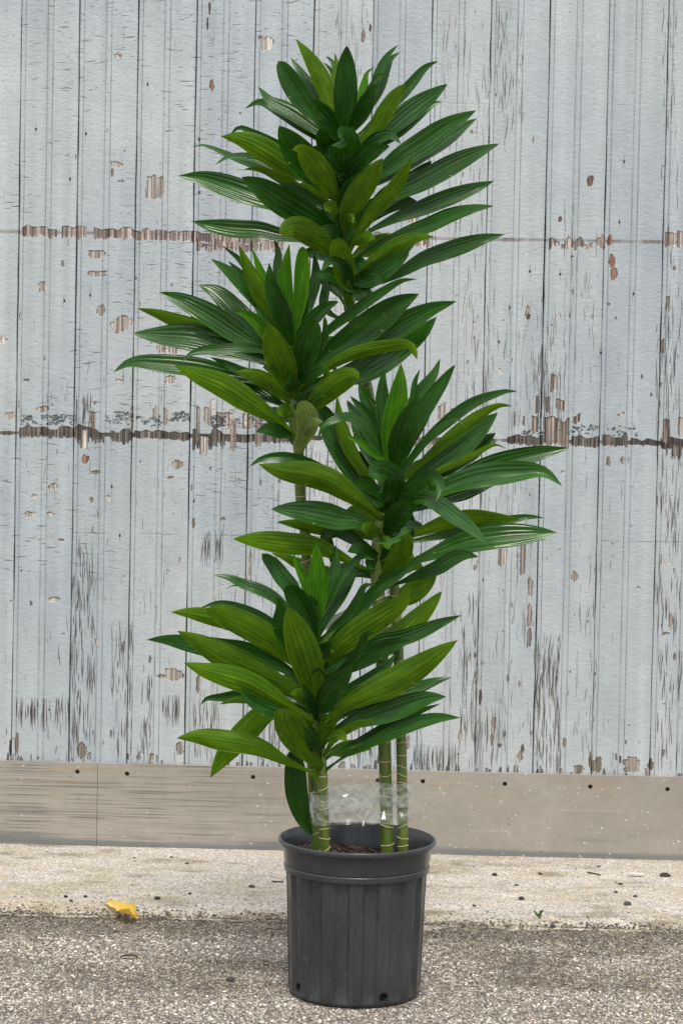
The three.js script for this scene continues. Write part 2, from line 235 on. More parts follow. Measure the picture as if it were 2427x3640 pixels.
  // fine cross cracks, dense on the upper left planks
  for (let i = 0; i < 2100; i++) { const sx = rr(-10, 1180), sy = rr(-5, 2050); if (fbm(sx * 0.004 + 9, sy * 0.003, 3) < 0.40 + 0.1 * (sx > 760)) continue; const L = 6 + 44 * Math.pow(rnd(), 2.2); crack(sx, sy, L, 'h', rr(0.9, 2.0), rr(0.3, 0.9), '70,72,74', 0.9); }
  for (let i = 0; i < 160; i++) { const sx = rr(1180, 2420), sy = rr(0, 2700); crack(sx, sy, rr(5, 26), 'h', 1, rr(0.15, 0.5), '80,84,86', 0.8); }
  // long fine upright cracks
  for (let i = 0; i < 230; i++) { const sx = rr(0, 1180), sy = rr(0, 2600); crack(sx, sy, rr(15, 80), 'v', rr(0.8, 1.4), rr(0.15, 0.55), '84,84,84', 0.7); }
  for (const [a, b, y0, y1, n] of [[1190, 1330, 0, 700, 60], [1540, 1640, 0, 900, 46], [1650, 1745, 0, 1500, 70], [1760, 1860, 0, 420, 60], [1640, 1900, 1000, 1700, 90], [1900, 2010, 1000, 1500, 50], [2000, 2120, 700, 1300, 30], [2350, 2420, 0, 1500, 60], [1300, 1900, 1700, 2700, 130], [840, 1200, 1700, 2700, 60], [2040, 2120, 1900, 2700, 30]])
    for (let i = 0; i < n; i++) { const sx = rr(a, b); crack(sx, rr(y0, y1), rr(18, 130), 'v', rr(0.9, 1.7), rr(0.35, 0.95), T(['62,60,58', '84,80,76', '50,48,46']), 1.1); }
  for (let i = 0; i < 700; i++) { const sx = rr(0, 2427), sy = 1250 + 1450 * Math.pow(rnd(), 0.75); if (fbm(sx * 0.009 + 3, sy * 0.002, 3) < 0.44) continue; crack(sx, sy, rr(10, 80), 'v', rr(0.8, 1.7), rr(0.3, 0.95), T(['58,56,54', '80,76,72', '46,44,42']), 1.2); }
  for (let i = 0; i < 500; i++) { const sx = rr(0, 2427), sy = rr(0, 2700); gC.fillStyle = `rgba(70,70,68,${rr(0.2, 0.7)})`; const [x, y] = tx(sx, sy); gC.fillRect(x, y, rr(1, 4), rr(1, 3)); }
  // small flakes lost all over, most of them low down
  for (let i = 0; i < 210; i++) { const sx = rr(0, 2427), sy = 300 + 2400 * Math.pow(rnd(), 0.6); patch(sx, sy, rr(3, 11), rr(4, 26), T(GRY.concat(TAN)), 0.4, rr(0.5, 0.95)); }
  // cracks beside the joints and the centre beads
  for (let k = 0; k < 13; k++) for (let i = 0; i < 22; i++) { const top = 76 + 209.3 * k, sy = rr(0, 2650), sx = top - sy * (0.0137 + 0.00105 * k) + T([8, 11, 98, 108, -4]) + rr(-1.5, 1.5); crack(sx, sy, rr(20, 90), 'v', rr(0.7, 1.1), rr(0.08, 0.4), '110,106,104', 0.4); }
  // broken grey lines drawn along the bead grooves
  for (let k = -1; k < 13; k++) for (const off of [mid0 - 0.0064, mid0 + 0.0064, 0.0106]) for (let yy = 0; yy < N; yy += 5) {
    const x = (seamX(k) + off - WX0) / WTW * N, f = fbm(yy * 0.012 + k * 9, off * 900, 3); gC.fillStyle = `rgba(104,106,106,${clamp(0.04 + 0.75 * (f - 0.36))})`; gC.fillRect(x - 0.8 + 0.8 * (noise(yy * 0.04, k) - 0.5), yy, 1.4, 5);
  }
  // nail heads
  for (const [sx, sy] of [[708, 497], [2216, 575], [2200, 790], [1882, 965], [1990, 975], [230, 1070], [307, 476], [129, 460], [2134, 1255], [2250, 1045], [427, 1905], [398, 1730], [250, 637], [525, 300], [322, 1050]]) { const [x, y] = tx(sx, sy); gC.fillStyle = 'rgba(34,30,28,0.9)'; gC.beginPath(); gC.ellipse(x, y, 2.6, 3.6, 0, 0, 7); gC.fill(); crack(sx, sy - 26, 50, 'v', 1.2, 0.6); }
  // faint scored lines across
  for (const [y0, y1, a] of [[1890, 1926, 0.5], [356, 372, 0.2]]) for (let sx = 0; sx < 2427; sx += 9) { const f = fbm(sx * 0.02, y0, 3); if (f < 0.46) continue; gC.fillStyle = `rgba(84,86,88,${a * (f - 0.3) * 2})`; const [x, y] = tx(sx, lerp(y0, y1, sx / 2427)); gC.fillRect(x, y + 2 * (noise(sx * 0.05, 1) - 0.5), 8, rr(1, 2.6)); }

  const dw = gW.getImageData(0, 0, N, N).data, dc = gC.getImageData(0, 0, N, N).data, col = new Uint8Array(N * N * 4), hgt = new Float32Array(N * N);
  for (let y = 0; y < N; y++) for (let x = 0; x < N; x++) {
    const i = (y * N + x) * 4, o = ((N - 1 - y) * N + x) * 4, X = x / N * WTW, Y = y / N * WTH;
    const plank = Math.floor((X + WX0 - PX0) / PITCHX + 40), pt = hash(plank, 3) - 0.5;
    const fine = hash(x, y) - 0.5, g1 = noise(X * 900, Y * 26), cloud = fbm(X * 5 + 2, Y * 3.2, 4) - 0.5, blot = fbm(X * 22, Y * 16 + 4, 3) - 0.5, run = noise(X * 60 + plank * 9, Y * 1.6) - 0.5;
    let v = 1 + 0.05 * pt + 0.10 * cloud + 0.07 * blot + 0.07 * run + 0.02 * (g1 - 0.5) + 0.03 * fine + 0.035 * (noise(X * 230, Y * 420) - 0.5) + 0.03 * (noise(X * 90, Y * 190 + 7) - 0.5);
    let r = 183 * v + 6 * cloud + 3 * pt, g = 190 * v + 2 * cloud, b = 193 * v - 7 * cloud - 3 * pt;
    let a = dw[i + 3] / 255, h = 0.62 + 0.10 * blot + 0.06 * (g1 - 0.5) + 0.12 * (noise(X * 230, Y * 420) - 0.5) + 0.10 * (noise(X * 90, Y * 190 + 7) - 0.5);
    if (a > 0.02) {
      const gr = noise(X * 430, Y * 9 + plank), gr2 = noise(X * 1100, Y * 24), k = 0.52 + 0.70 * gr + 0.24 * gr2;
      r = lerp(r, dw[i] * k, a); g = lerp(g, dw[i + 1] * k, a); b = lerp(b, dw[i + 2] * k, a); h = lerp(h, 0.22 + 0.24 * gr, a);
    }
    if (y > 2 && x > 1) { const e = Math.max(0, a - dw[i - 2 * N * 4 + 3] / 255, (a - dw[i - 8 + 3] / 255) * 0.8) * sst(0.30, 0.55, noise(X * 160, Y * 160)); if (e > 0.02) { r = lerp(r, 58, 0.8 * e); g = lerp(g, 50, 0.8 * e); b = lerp(b, 44, 0.8 * e); } }      // dark broken line along the upper and left patch edges
    const ca = dc[i + 3] / 255; if (ca > 0.01) { r = lerp(r, dc[i], ca); g = lerp(g, dc[i + 1], ca); b = lerp(b, dc[i + 2], ca); h -= 0.34 * ca; }
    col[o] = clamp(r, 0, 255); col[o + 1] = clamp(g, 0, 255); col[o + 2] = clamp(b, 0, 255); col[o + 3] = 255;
    hgt[(N - 1 - y) * N + x] = h;
  }
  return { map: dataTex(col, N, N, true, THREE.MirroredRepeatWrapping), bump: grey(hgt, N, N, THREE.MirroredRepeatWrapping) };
})();
{
  const wall = thing('plank_wall', 'weathered wall of upright pale blue grey beaded planks with flaking paint', 'wall');
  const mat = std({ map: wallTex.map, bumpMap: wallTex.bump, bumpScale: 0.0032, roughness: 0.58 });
  const FOOT = (x) => 0.2085, TOP = 3.1, D = 0.02;
  // cross-section of one plank: [distance across, depth behind the face]
  const prof = [[0.0004, 0.016], [0.0006, 0.0030], [0.0022, 0.0006], [0.0092, 0.0], [0.0106, 0.0020], [0.0122, 0.0003], [0.0135, 0]];
  const mid = PITCHX / 2; prof.push([mid - 0.0085, 0], [mid - 0.0064, 0.0022], [mid - 0.0044, 0.0003], [mid, -0.0004], [mid + 0.0044, 0.0003], [mid + 0.0064, 0.0022], [mid + 0.0085, 0], [PITCHX - 0.0018, 0], [PITCHX - 0.0006, 0.0016], [PITCHX - 0.0004, 0.016]);
  const ROWS = 70;
  for (let k = -8; k <= 19; k++) {
    const pos = [], uv = [], idx = [], n = prof.length, zoff = 0.0026 * (hash(k + 50, 8) - 0.5);
    for (let j = 0; j <= ROWS; j++) {
      const y = lerp(FOOT(0) - 0.004, TOP, j / ROWS), wl = 0.0017 * (fbm(y * 9, k * 7.7, 4) - 0.5) * 2, wr = 0.0017 * (fbm(y * 9 + 70, k * 5.3, 3) - 0.5) * 2 - 0.0012 * hash(k, 1), bow = 0.0016 * (fbm(y * 1.4, k * 3.1, 2) - 0.5);
      for (let i = 0; i < n; i++) {
        const f = prof[i][0] / PITCHX, x = seamX(k) + prof[i][0] + (i < 4 ? wl : i > n - 4 ? wr : 0), z = WALL_Z - prof[i][1] + zoff + bow * (1 - Math.abs(2 * f - 1));
        pos.push(x, y, z); uv.push((x - WX0) / WTW, (y - WY0) / WTH);
      }
    }
    for (let j = 0; j < ROWS; j++) for (let i = 0; i < n - 1; i++) { const a = j * n + i, b = a + 1, c = a + n, d = c + 1; idx.push(a, b, d, a, d, c); }
    let g = new THREE.BufferGeometry(); g.setAttribute('position', new THREE.Float32BufferAttribute(pos, 3)); g.setAttribute('uv', new THREE.Float32BufferAttribute(uv, 2)); g.setIndex(idx);
    g = g.toNonIndexed(); g.computeVertexNormals();
    add(wall, k === -8 ? 'plank' : 'plank_' + String(k + 8).padStart(3, '0'), g, mat);
  }
  const back = new THREE.BoxGeometry(seamX(20) - seamX(-8), TOP, 0.06); back.translate((seamX(20) + seamX(-8)) / 2, TOP / 2, WALL_Z - 0.055);
  add(wall, 'backing_boards', back, std({ color: new THREE.Color().setRGB(0.03, 0.027, 0.024), roughness: 0.9 }));

  // sheet panels along the foot of the wall
  const N = 2048, NY = 512, PW = 1.75, PH = 0.24, col = new Uint8Array(N * NY * 4), hg = new Float32Array(N * NY), cf = canvas(N, NY), gf = cf.getContext('2d');
  const jx = onWall(350, 2720).x;
  for (let i = 0; i < 200; i++) { const right = rnd() < 0.9, x = right ? rr(0.38, 1) * N : rr(0, 0.4) * N, y = rr(0, NY), s = rr(0.7, 2.1); gf.fillStyle = `rgba(226,226,220,${rr(0.5, 1)})`; gf.save(); gf.translate(x, y); gf.rotate(rr(-1, 0.2)); gf.scale(rr(1, 2), rr(1.2, 2)); gf.beginPath(); gf.arc(0, 0, s, 0, 7); gf.fill(); gf.restore(); }
  for (let i = 0; i < 40; i++) { gf.fillStyle = 'rgba(50,42,36,0.7)'; gf.fillRect(rr(0, N), rr(0, NY), rr(2, 5), rr(2, 4)); }
  gf.strokeStyle = 'rgba(222,214,200,0.5)'; gf.lineWidth = 1.6; for (let i = 0; i < 9; i++) { const x = rr(0.05, 0.95) * N, y = rr(0.15, 0.95) * NY; gf.beginPath(); gf.moveTo(x, y); gf.lineTo(x + rr(20, 190), y + rr(-2, 4)); gf.stroke(); }
  gf.strokeStyle = 'rgba(205,205,200,0.10)'; for (let i = 0; i < 22; i++) { const x = rr(0.4, 1) * N, y = rr(0, 0.6) * NY; gf.lineWidth = rr(1, 5); gf.beginPath(); gf.moveTo(x, y); gf.lineTo(x - rr(-4, 12), y + rr(40, 240)); gf.stroke(); }
  const df = gf.getImageData(0, 0, N, NY).data;
  for (let y = 0; y < NY; y++) for (let x = 0; x < N; x++) {
    const X = x / N * PW, Y = (1 - y / NY) * PH, i = (y * N + x) * 4, o = ((NY - 1 - y) * N + x) * 4, left = sst(0.95, 0.5, X);
    const st = noise(X * 7 + 3, Y * 620), st2 = noise(X * 18, Y * 900 + 9), streak = left * sst(0.60, 0.86, st) * sst(0.35, 0.6, fbm(X * 3.2, Y * 14, 3)), cloud = fbm(X * 6, Y * 12, 4) - 0.5, fine = hash(x, y) - 0.5, mott = fbm(X * 60, Y * 60, 3) - 0.5;
    const blue = sst(0.40, 0.62, fbm(X * 2.2 + 5, Y * 40 + 3, 4) * 0.6 + 0.5 * sst(0.075, 0.02, Y));           // grey-blue scuff film low on the sheet
    const rust = sst(0.58, 0.8, fbm(X * 8 + 31, Y * 70, 3)) * sst(0.13, 0.2, Y) * 0.5;
    let v = 1 + 0.13 * cloud + 0.05 * fine + 0.07 * mott + left * 0.09 * (st2 - 0.5) - 0.22 * streak - 0.10 * blue;
    let r = lerp(160, 136, blue) * v, g = lerp(154, 138, blue) * v, b = lerp(144, 136, blue) * v;
    r += 6 * rust; g -= 6 * rust; b -= 20 * rust;
    const a = df[i + 3] / 255; r = lerp(r, df[i], a); g = lerp(g, df[i + 1], a); b = lerp(b, df[i + 2], a);
    col[o] = clamp(r, 0, 255); col[o + 1] = clamp(g, 0, 255); col[o + 2] = clamp(b, 0, 255); col[o + 3] = 255; hg[(NY - 1 - y) * N + x] = 0.5 + 0.3 * left * (st2 - 0.5) + 0.2 * mott + 0.2 * a;
  }
  const pm = std({ map: dataTex(col, N, NY, true, THREE.MirroredRepeatWrapping), bumpMap: grey(hg, N, NY, THREE.MirroredRepeatWrapping), bumpScale: 0.0006, roughness: 0.55 });
  const dark = std({ color: new THREE.Color().setRGB(0.035, 0.022, 0.015), roughness: 0.8 });
  const holes = [[277, 2743], [453, 2750], [900, 2762], [1342, 2774], [1502, 2777], [1793, 2786], [2096, 2796], [2370, 2805]];
  const PZ = WALL_Z + 0.004;
  for (const [a, b] of [[-2.1, jx - 0.0009], [jx + 0.0009, 2.1]]) {
    const hs = holes.map(([x, y]) => atZ(x, y, PZ)).filter((p) => p.x > a && p.x < b);
    const s = new THREE.Shape(); s.moveTo(a, -0.01); s.lineTo(b, -0.01); s.lineTo(b, 0.2095); s.lineTo(a, 0.2095); s.closePath();
    for (const p of hs) { const h = new THREE.Path(); h.absarc(p.x, p.y, 0.0058, 0, Math.PI * 2); s.holes.push(h); }
    const g = new THREE.ExtrudeGeometry(s, { depth: 0.004, bevelEnabled: true, bevelThickness: 0.0008, bevelSize: 0.0006, bevelSegments: 1, curveSegments: 14 }); g.translate(0, 0, WALL_Z + 0.0032);
    const p = g.attributes.position, u = g.attributes.uv; for (let i = 0; i < p.count; i++) u.setXY(i, (p.getX(i) - WX0) / PW, (p.getY(i) + 0.02) / PH);
    const m = add(wall, 'base_panel', g, pm);
    for (const q of hs) { const c = new THREE.SphereGeometry(0.0057, 14, 8, 0, Math.PI * 2, 0, 1.2); c.rotateX(Math.PI / 2); c.scale(1, 1, 0.5); c.translate(q.x, q.y, WALL_Z + 0.0015); add(m, 'screw', c, dark); }
  }
}

// ------------------------------------------------------------------ nursery pot
const RIM_Y = 0.275;
{
  const pot = thing('nursery_pot', 'dark grey ribbed plastic nursery pot with drain holes, standing on the asphalt', 'plant pot');
  const outer = [[0.0, 0.0], [0.106, 0.0], [0.1135, 0.0012], [0.1165, 0.004], [0.1178, 0.009], [0.1195, 0.06], [0.1215, 0.12], [0.1236, 0.18], [0.1252, 0.2155], [0.1258, 0.2178], [0.1284, 0.2188], [0.1293, 0.2205], [0.1296, 0.2280], [0.1290, 0.2298], [0.1272, 0.2304], [0.1270, 0.2318], [0.1290, 0.2324], [0.1322, 0.2600], [0.1338, 0.2636], [0.1384, 0.2650], [0.1398, 0.2672], [0.1400, 0.2712], [0.1392, 0.2742], [0.1374, 0.2752]];
  const inner = [[0.1350, 0.2738], [0.1338, 0.2660], [0.1298, 0.2620], [0.1256, 0.2350], [0.1240, 0.2320], [0.1246, 0.2290], [0.1244, 0.2220], [0.1160, 0.2150], [0.1078, 0.006], [0.0, 0.005]];
  const dens = []; for (let i = 0; i < outer.length - 1; i++) { const [a, b] = [outer[i], outer[i + 1]], n = Math.max(1, Math.round((b[1] - a[1]) / 0.02)); for (let j = 0; j < n; j++) dens.push([lerp(a[0], b[0], j / n), lerp(a[1], b[1], j / n), 1]); }
  dens.push([...outer[outer.length - 1], 1]); for (const p of inner) dens.push([...p, 0]);
  const NA = 480, pos = [], uv = [], idx = [], n = dens.length;
  const flute = (a) => { const w = Math.sin(a * 15 + 1.25); return sst(-0.3, 0.3, w); }, flat = (a) => { const s = Math.PI / 15, f = (a + 1.25 / 15) / s, m = (Math.floor(f) + 0.5) * s - 1.25 / 15; return Math.cos(Math.PI / 30) / Math.cos(a - m); };
  for (let i = 0; i < NA; i++) for (let j = 0; j < n; j++) {
    const a = i / NA * Math.PI * 2; let [r, y, o] = dens[j];
    if (o && y > 0.003 && y < 0.219 && r > 0.11) { const k = sst(0.003, 0.02, y) * sst(0.2192, 0.214, y); r *= lerp(1, flat(a), 0.9 * k); r -= 0.0058 * (1 - flute(a)) * k; }
    pos.push(r * Math.sin(a), y, r * Math.cos(a)); uv.push(i / NA * 0.8 / 0.4, y / 0.4);
  }
  for (let i = 0; i < NA; i++) for (let j = 0; j < n - 1; j++) { const a = i * n + j, b = a + 1, c = ((i + 1) % NA) * n + j, d = c + 1; if (dens[j][0] > 0) idx.push(a, c, b); if (dens[j + 1][0] > 0) idx.push(c, d, b); }
  let g = new THREE.BufferGeometry(); g.setAttribute('position', new THREE.Float32BufferAttribute(pos, 3)); g.setAttribute('uv', new THREE.Float32BufferAttribute(uv, 2)); g.setIndex(idx); g.computeVertexNormals();
  const ev = new Evaluator(); ev.attributes = ['position', 'normal', 'uv']; ev.useGroups = false;
  let br = new Brush(g); br.updateMatrixWorld();
  for (const [deg, y] of [[27, 0.0185], [-60, 0.0185], [114, 0.0185], [-147, 0.0185]]) {
    const c = new THREE.CylinderGeometry(0.0082, 0.0082, 0.03, 26); c.rotateX(Math.PI / 2); const b = new Brush(c), a = deg * Math.PI / 180; b.position.set(Math.sin(a) * 0.114, y, Math.cos(a) * 0.117); b.rotation.y = a; b.updateMatrixWorld(); br = ev.evaluate(br, b, SUBTRACTION);
  }
  const N = 1024, col = new Uint8Array(N * N * 4), ro = new Float32Array(N * N), c = canvas(N, N), x2 = c.getContext('2d');
  for (let i = 0; i < 620; i++) { x2.fillStyle = `rgba(190,195,198,${rr(0.08, 0.5)})`; x2.beginPath(); x2.ellipse(rr(0, N), rr(0, N), rr(0.4, 1.5), rr(0.4, 2.4), 0, 0, 7); x2.fill(); }
  for (let i = 0; i < 120; i++) { x2.strokeStyle = `rgba(170,172,172,${rr(0.05, 0.22)})`; x2.lineWidth = rr(0.5, 1.6); const x = rr(0, N), y = rr(0, N); x2.beginPath(); x2.moveTo(x, y); x2.lineTo(x + rr(-6, 30) * (rnd() < 0.3 ? 1 : 0.1), y + rr(4, 30)); x2.stroke(); }
  for (let i = 0; i < 26; i++) { x2.fillStyle = `rgba(128,120,106,${rr(0.05, 0.2)})`; x2.beginPath(); x2.ellipse(rr(0, N), rr(0, N), rr(5, 22), rr(3, 10), 0, 0, 7); x2.fill(); }
  const dd = x2.getImageData(0, 0, N, N).data;
  for (let y = 0; y < N; y++) for (let x = 0; x < N; x++) {
    const i = (y * N + x) * 4, f = fbm(x * 0.012, y * 0.006, 4) - 0.5, v = noise(x * 0.35, y * 0.02) - 0.5, h = hash(x, y) - 0.5, a = dd[i + 3] / 255, k = 1 + 0.35 * f + 0.16 * v + 0.1 * h;
    col[i] = lerp(58 * k, dd[i], a); col[i + 1] = lerp(60 * k, dd[i + 1], a); col[i + 2] = lerp(62 * k, dd[i + 2], a); col[i + 3] = 255; ro[y * N + x] = 0.26 + 0.3 * f + 0.2 * a;
  }
  const mat = std({ map: dataTex(col, N, N, true), roughnessMap: grey(ro, N, N), roughness: 1, metalness: 0 });
  add(pot, 'pot_body', br.geometry, mat);
}
{
  // soil: body filling the pot, heaped to the left, with bark chips and white grains
  const parts = [], top = (x, z) => 0.228 - 0.17 * x - 0.03 * z + 0.012 * (fbm(x * 40 + 9, z * 40 + 3, 4) - 0.5) + 0.006 * (noise(x * 160, z * 160) - 0.5);
  const NR = 44, NA = 96, pos = [], col = [], idx = [];
  for (let j = 0; j <= NR; j++) for (let i = 0; i < NA; i++) {
    const r = 0.1156 * Math.min(1, j / (NR - 2)), a = i / NA * Math.PI * 2, x = r * Math.sin(a), z = r * Math.cos(a), w = j > NR - 2 ? (j - (NR - 2)) / 2 : 0;
    pos.push(x * (1 - 0.075 * w), w ? lerp(top(x, z), 0.007, w) : top(x, z), z * (1 - 0.075 * w)); const k = 0.6 + 0.9 * hash(i * 7 + 1, j * 3); col.push(0.032 * k, 0.021 * k, 0.016 * k);
  }
  for (let j = 0; j < NR; j++) for (let i = 0; i < NA; i++) { const a = j * NA + i, b = j * NA + (i + 1) % NA, c = a + NA, d = b + NA; idx.push(a, c, b, b, c, d); }
  let g = new THREE.BufferGeometry(); g.setAttribute('position', new THREE.Float32BufferAttribute(pos, 3)); g.setAttribute('color', new THREE.Float32BufferAttribute(col, 3)); g.setIndex(idx); g = g.toNonIndexed(); parts.push(g);
  for (let i = 0; i < 1500; i++) {
    const r = 0.1130 * Math.sqrt(rnd()), a = rr(0, 6.283), x = r * Math.sin(a), z = r * Math.cos(a), big = rnd() < 0.35, s = big ? rr(0.003, 0.0075) : rr(0.001, 0.003), c = new THREE.IcosahedronGeometry(1, 0); c.deleteAttribute('uv'); c.deleteAttribute('normal');
    c.scale(s, s * rr(0.25, 0.6), s * rr(0.4, 0.9)); c.rotateY(rr(0, 6.3)); c.rotateX(rr(-0.6, 0.6)); c.rotateZ(rr(-0.6, 0.6)); c.translate(x, top(x, z) + s * 0.25, z);
    const w = !big && rnd() < 0.05, k = rr(0.5, 1.7), cc = w ? [0.6, 0.6, 0.57] : [0.075 * k, 0.046 * k, 0.034 * k], ar = []; for (let q = 0; q < c.attributes.position.count; q++) ar.push(...cc); c.setAttribute('color', new THREE.Float32BufferAttribute(ar, 3)); parts.push(c);
  }
  const m = mergeGeometries(parts); m.computeVertexNormals();
  const o = add(scene, 'potting_soil', m, std({ vertexColors: true, roughness: 0.95 })); tag(o, 'dark brown bark potting soil inside the grey pot', 'soil', null, 'stuff');
}

// ------------------------------------------------------------------ dracaena
// reading-copy crops in which the leaves were measured: [left, top, reading pixels per crop pixel]
const CROP = { 0: [0, 0, 1], 1: [387.6, 64.6, 0.2884], 2: [775.2, 64.6, 0.2884], 3: [387.6, 323, 0.2884], 4: [742.9, 323, 0.2884], 5: [245.5, 529.7, 0.3296], 6: [646, 529.7, 0.2884], 7: [549.1, 872.1, 0.2472], 8: [826.9, 807.5, 0.3131], 9: [323, 1227.4, 0.2884], 10: [678.3, 1214.5, 0.2678], 11: [613.7, 1679.6, 0.2678] };
const UPPER = [[21, 60, 6], [36, 82, 10], [69, 114, 30]];
const TONES = {                                            // [dark vein, blade, pale vein] and gloss
  d: { c: UPPER, coat: 0.65, rough: 0.18, tr: 0.12 },
  k: { c: UPPER, coat: 0.65, rough: 0.18, tr: 0.12 },
  m: { c: UPPER, coat: 0.5, rough: 0.2, tr: 0.24 },
  y: { c: [[54, 94, 4], [84, 120, 7], [120, 148, 26]], coat: 0.22, rough: 0.32, tr: 0.36 },      // lighter yellow-green leaf, the same on both faces
  b: { c: [[44, 98, 4], [72, 128, 8], [116, 162, 26]], coat: 0.3, rough: 0.32, tr: 0.34 },      // young leaf
  p: { c: [[98, 122, 48], [126, 148, 74], [160, 178, 110]], coat: 0.35, rough: 0.45, tr: 0.30 },
};
const leafMats = {};
for (const [k, t] of Object.entries(TONES)) leafMats[k] = [0, 1, 2].map((variant) => {
  const W = 128, H = 512, d = new Uint8Array(W * H * 4), [a, b, c] = t.c, dry = variant === 2;
  for (let y = 0; y < H; y++) for (let x = 0; x < W; x++) {
    const u = x / W, v = y / H, o = (y * W + x) * 4, n = 5.5 + variant * 0.5, ph = (u + 0.012 * (noise(v * 6, u * 3 + variant * 9) - 0.5)) * n * 2 * Math.PI;
    const s = 0.5 + 0.5 * Math.cos(ph), fineV = noise(u * 60 + variant * 31, v * 3), cl = fbm(u * 4 + variant * 7, v * 9, 3) - 0.5, h = hash(x + variant * 999, y) - 0.5;
    let k2 = clamp(0.42 + 0.17 * (s - 0.5) + 0.34 * (fineV - 0.5) + 0.34 * (noise(u * 22 + variant * 13, v * 2) - 0.5) + 0.4 * cl), m = 1 + 0.10 * h + 0.16 * cl;
    const pick = (i) => (k2 < 0.5 ? lerp(a[i], b[i], k2 * 2) : lerp(b[i], c[i], k2 * 2 - 1)) * m;
    let r = pick(0), g = pick(1), bl = pick(2);
    const mid = Math.exp(-Math.pow((u - 0.5) / 0.012, 2)) * 0.4; r = lerp(r, c[0], mid); g = lerp(g, c[1], mid); bl = lerp(bl, c[2], mid);
    const edge = sst(0.020, 0.004, Math.min(u, 1 - u)) * 0.55; r = lerp(r, c[0] * 1.35, edge); g = lerp(g, c[1] * 1.25, edge); bl = lerp(bl, c[2] * 1.4, edge);
    if (dry) { const tip = sst(0.965, 0.99, v + 0.03 * (noise(u * 9, v * 30) - 0.5)); r = lerp(r, 120, tip); g = lerp(g, 92, tip); bl = lerp(bl, 66, tip); const sp = sst(0.80, 0.86, fbm(u * 9 + 50, v * 26, 3)); r = lerp(r, 176, sp); g = lerp(g, 148, sp); bl = lerp(bl, 96, sp); }
    if (hash(Math.floor(x / 2) + 71 * variant, Math.floor(y / 4)) > 0.9985) { r = 150; g = 150; bl = 80; }
    d[o] = clamp(r, 0, 255); d[o + 1] = clamp(g, 0, 255); d[o + 2] = clamp(bl, 0, 255); d[o + 3] = 255;
  }
  return phy({ map: dataTex(d, W, H, true, THREE.ClampToEdgeWrapping), vertexColors: true, roughness: 0.92, specularIntensity: 0.15, transmission: t.tr, thickness: 0, clearcoat: t.coat, clearcoatRoughness: t.rough, side: THREE.DoubleSide });
});
const profs = {                                            // [width at the foot, narrowest, where widest, tip bluntness]
  n: [0.46, 0.22, 0.60, 0.95], l: [0.30, 0.10, 0.68, 0.95], u: [0.50, 0.50, 0.48, 0.95], b: [0.40, 0.34, 0.66, 0.5], w: [0.45, 0.42, 0.56, 0.8],
};
function width(p, t) {
  const [f, nr, m, bl] = p;
  if (t < m) { const s = t / m; return lerp(lerp(f, nr, sst(0, 0.22, s)), 1, sst(0.06, 0.92, s)); }
  const s = (t - m) / (1 - m); return Math.pow(Math.max(0, 1 - Math.pow(s, 2.0)), bl) * (1 - 0.03 * s) + 0.006;
}
const NL = 26, NU = 36;
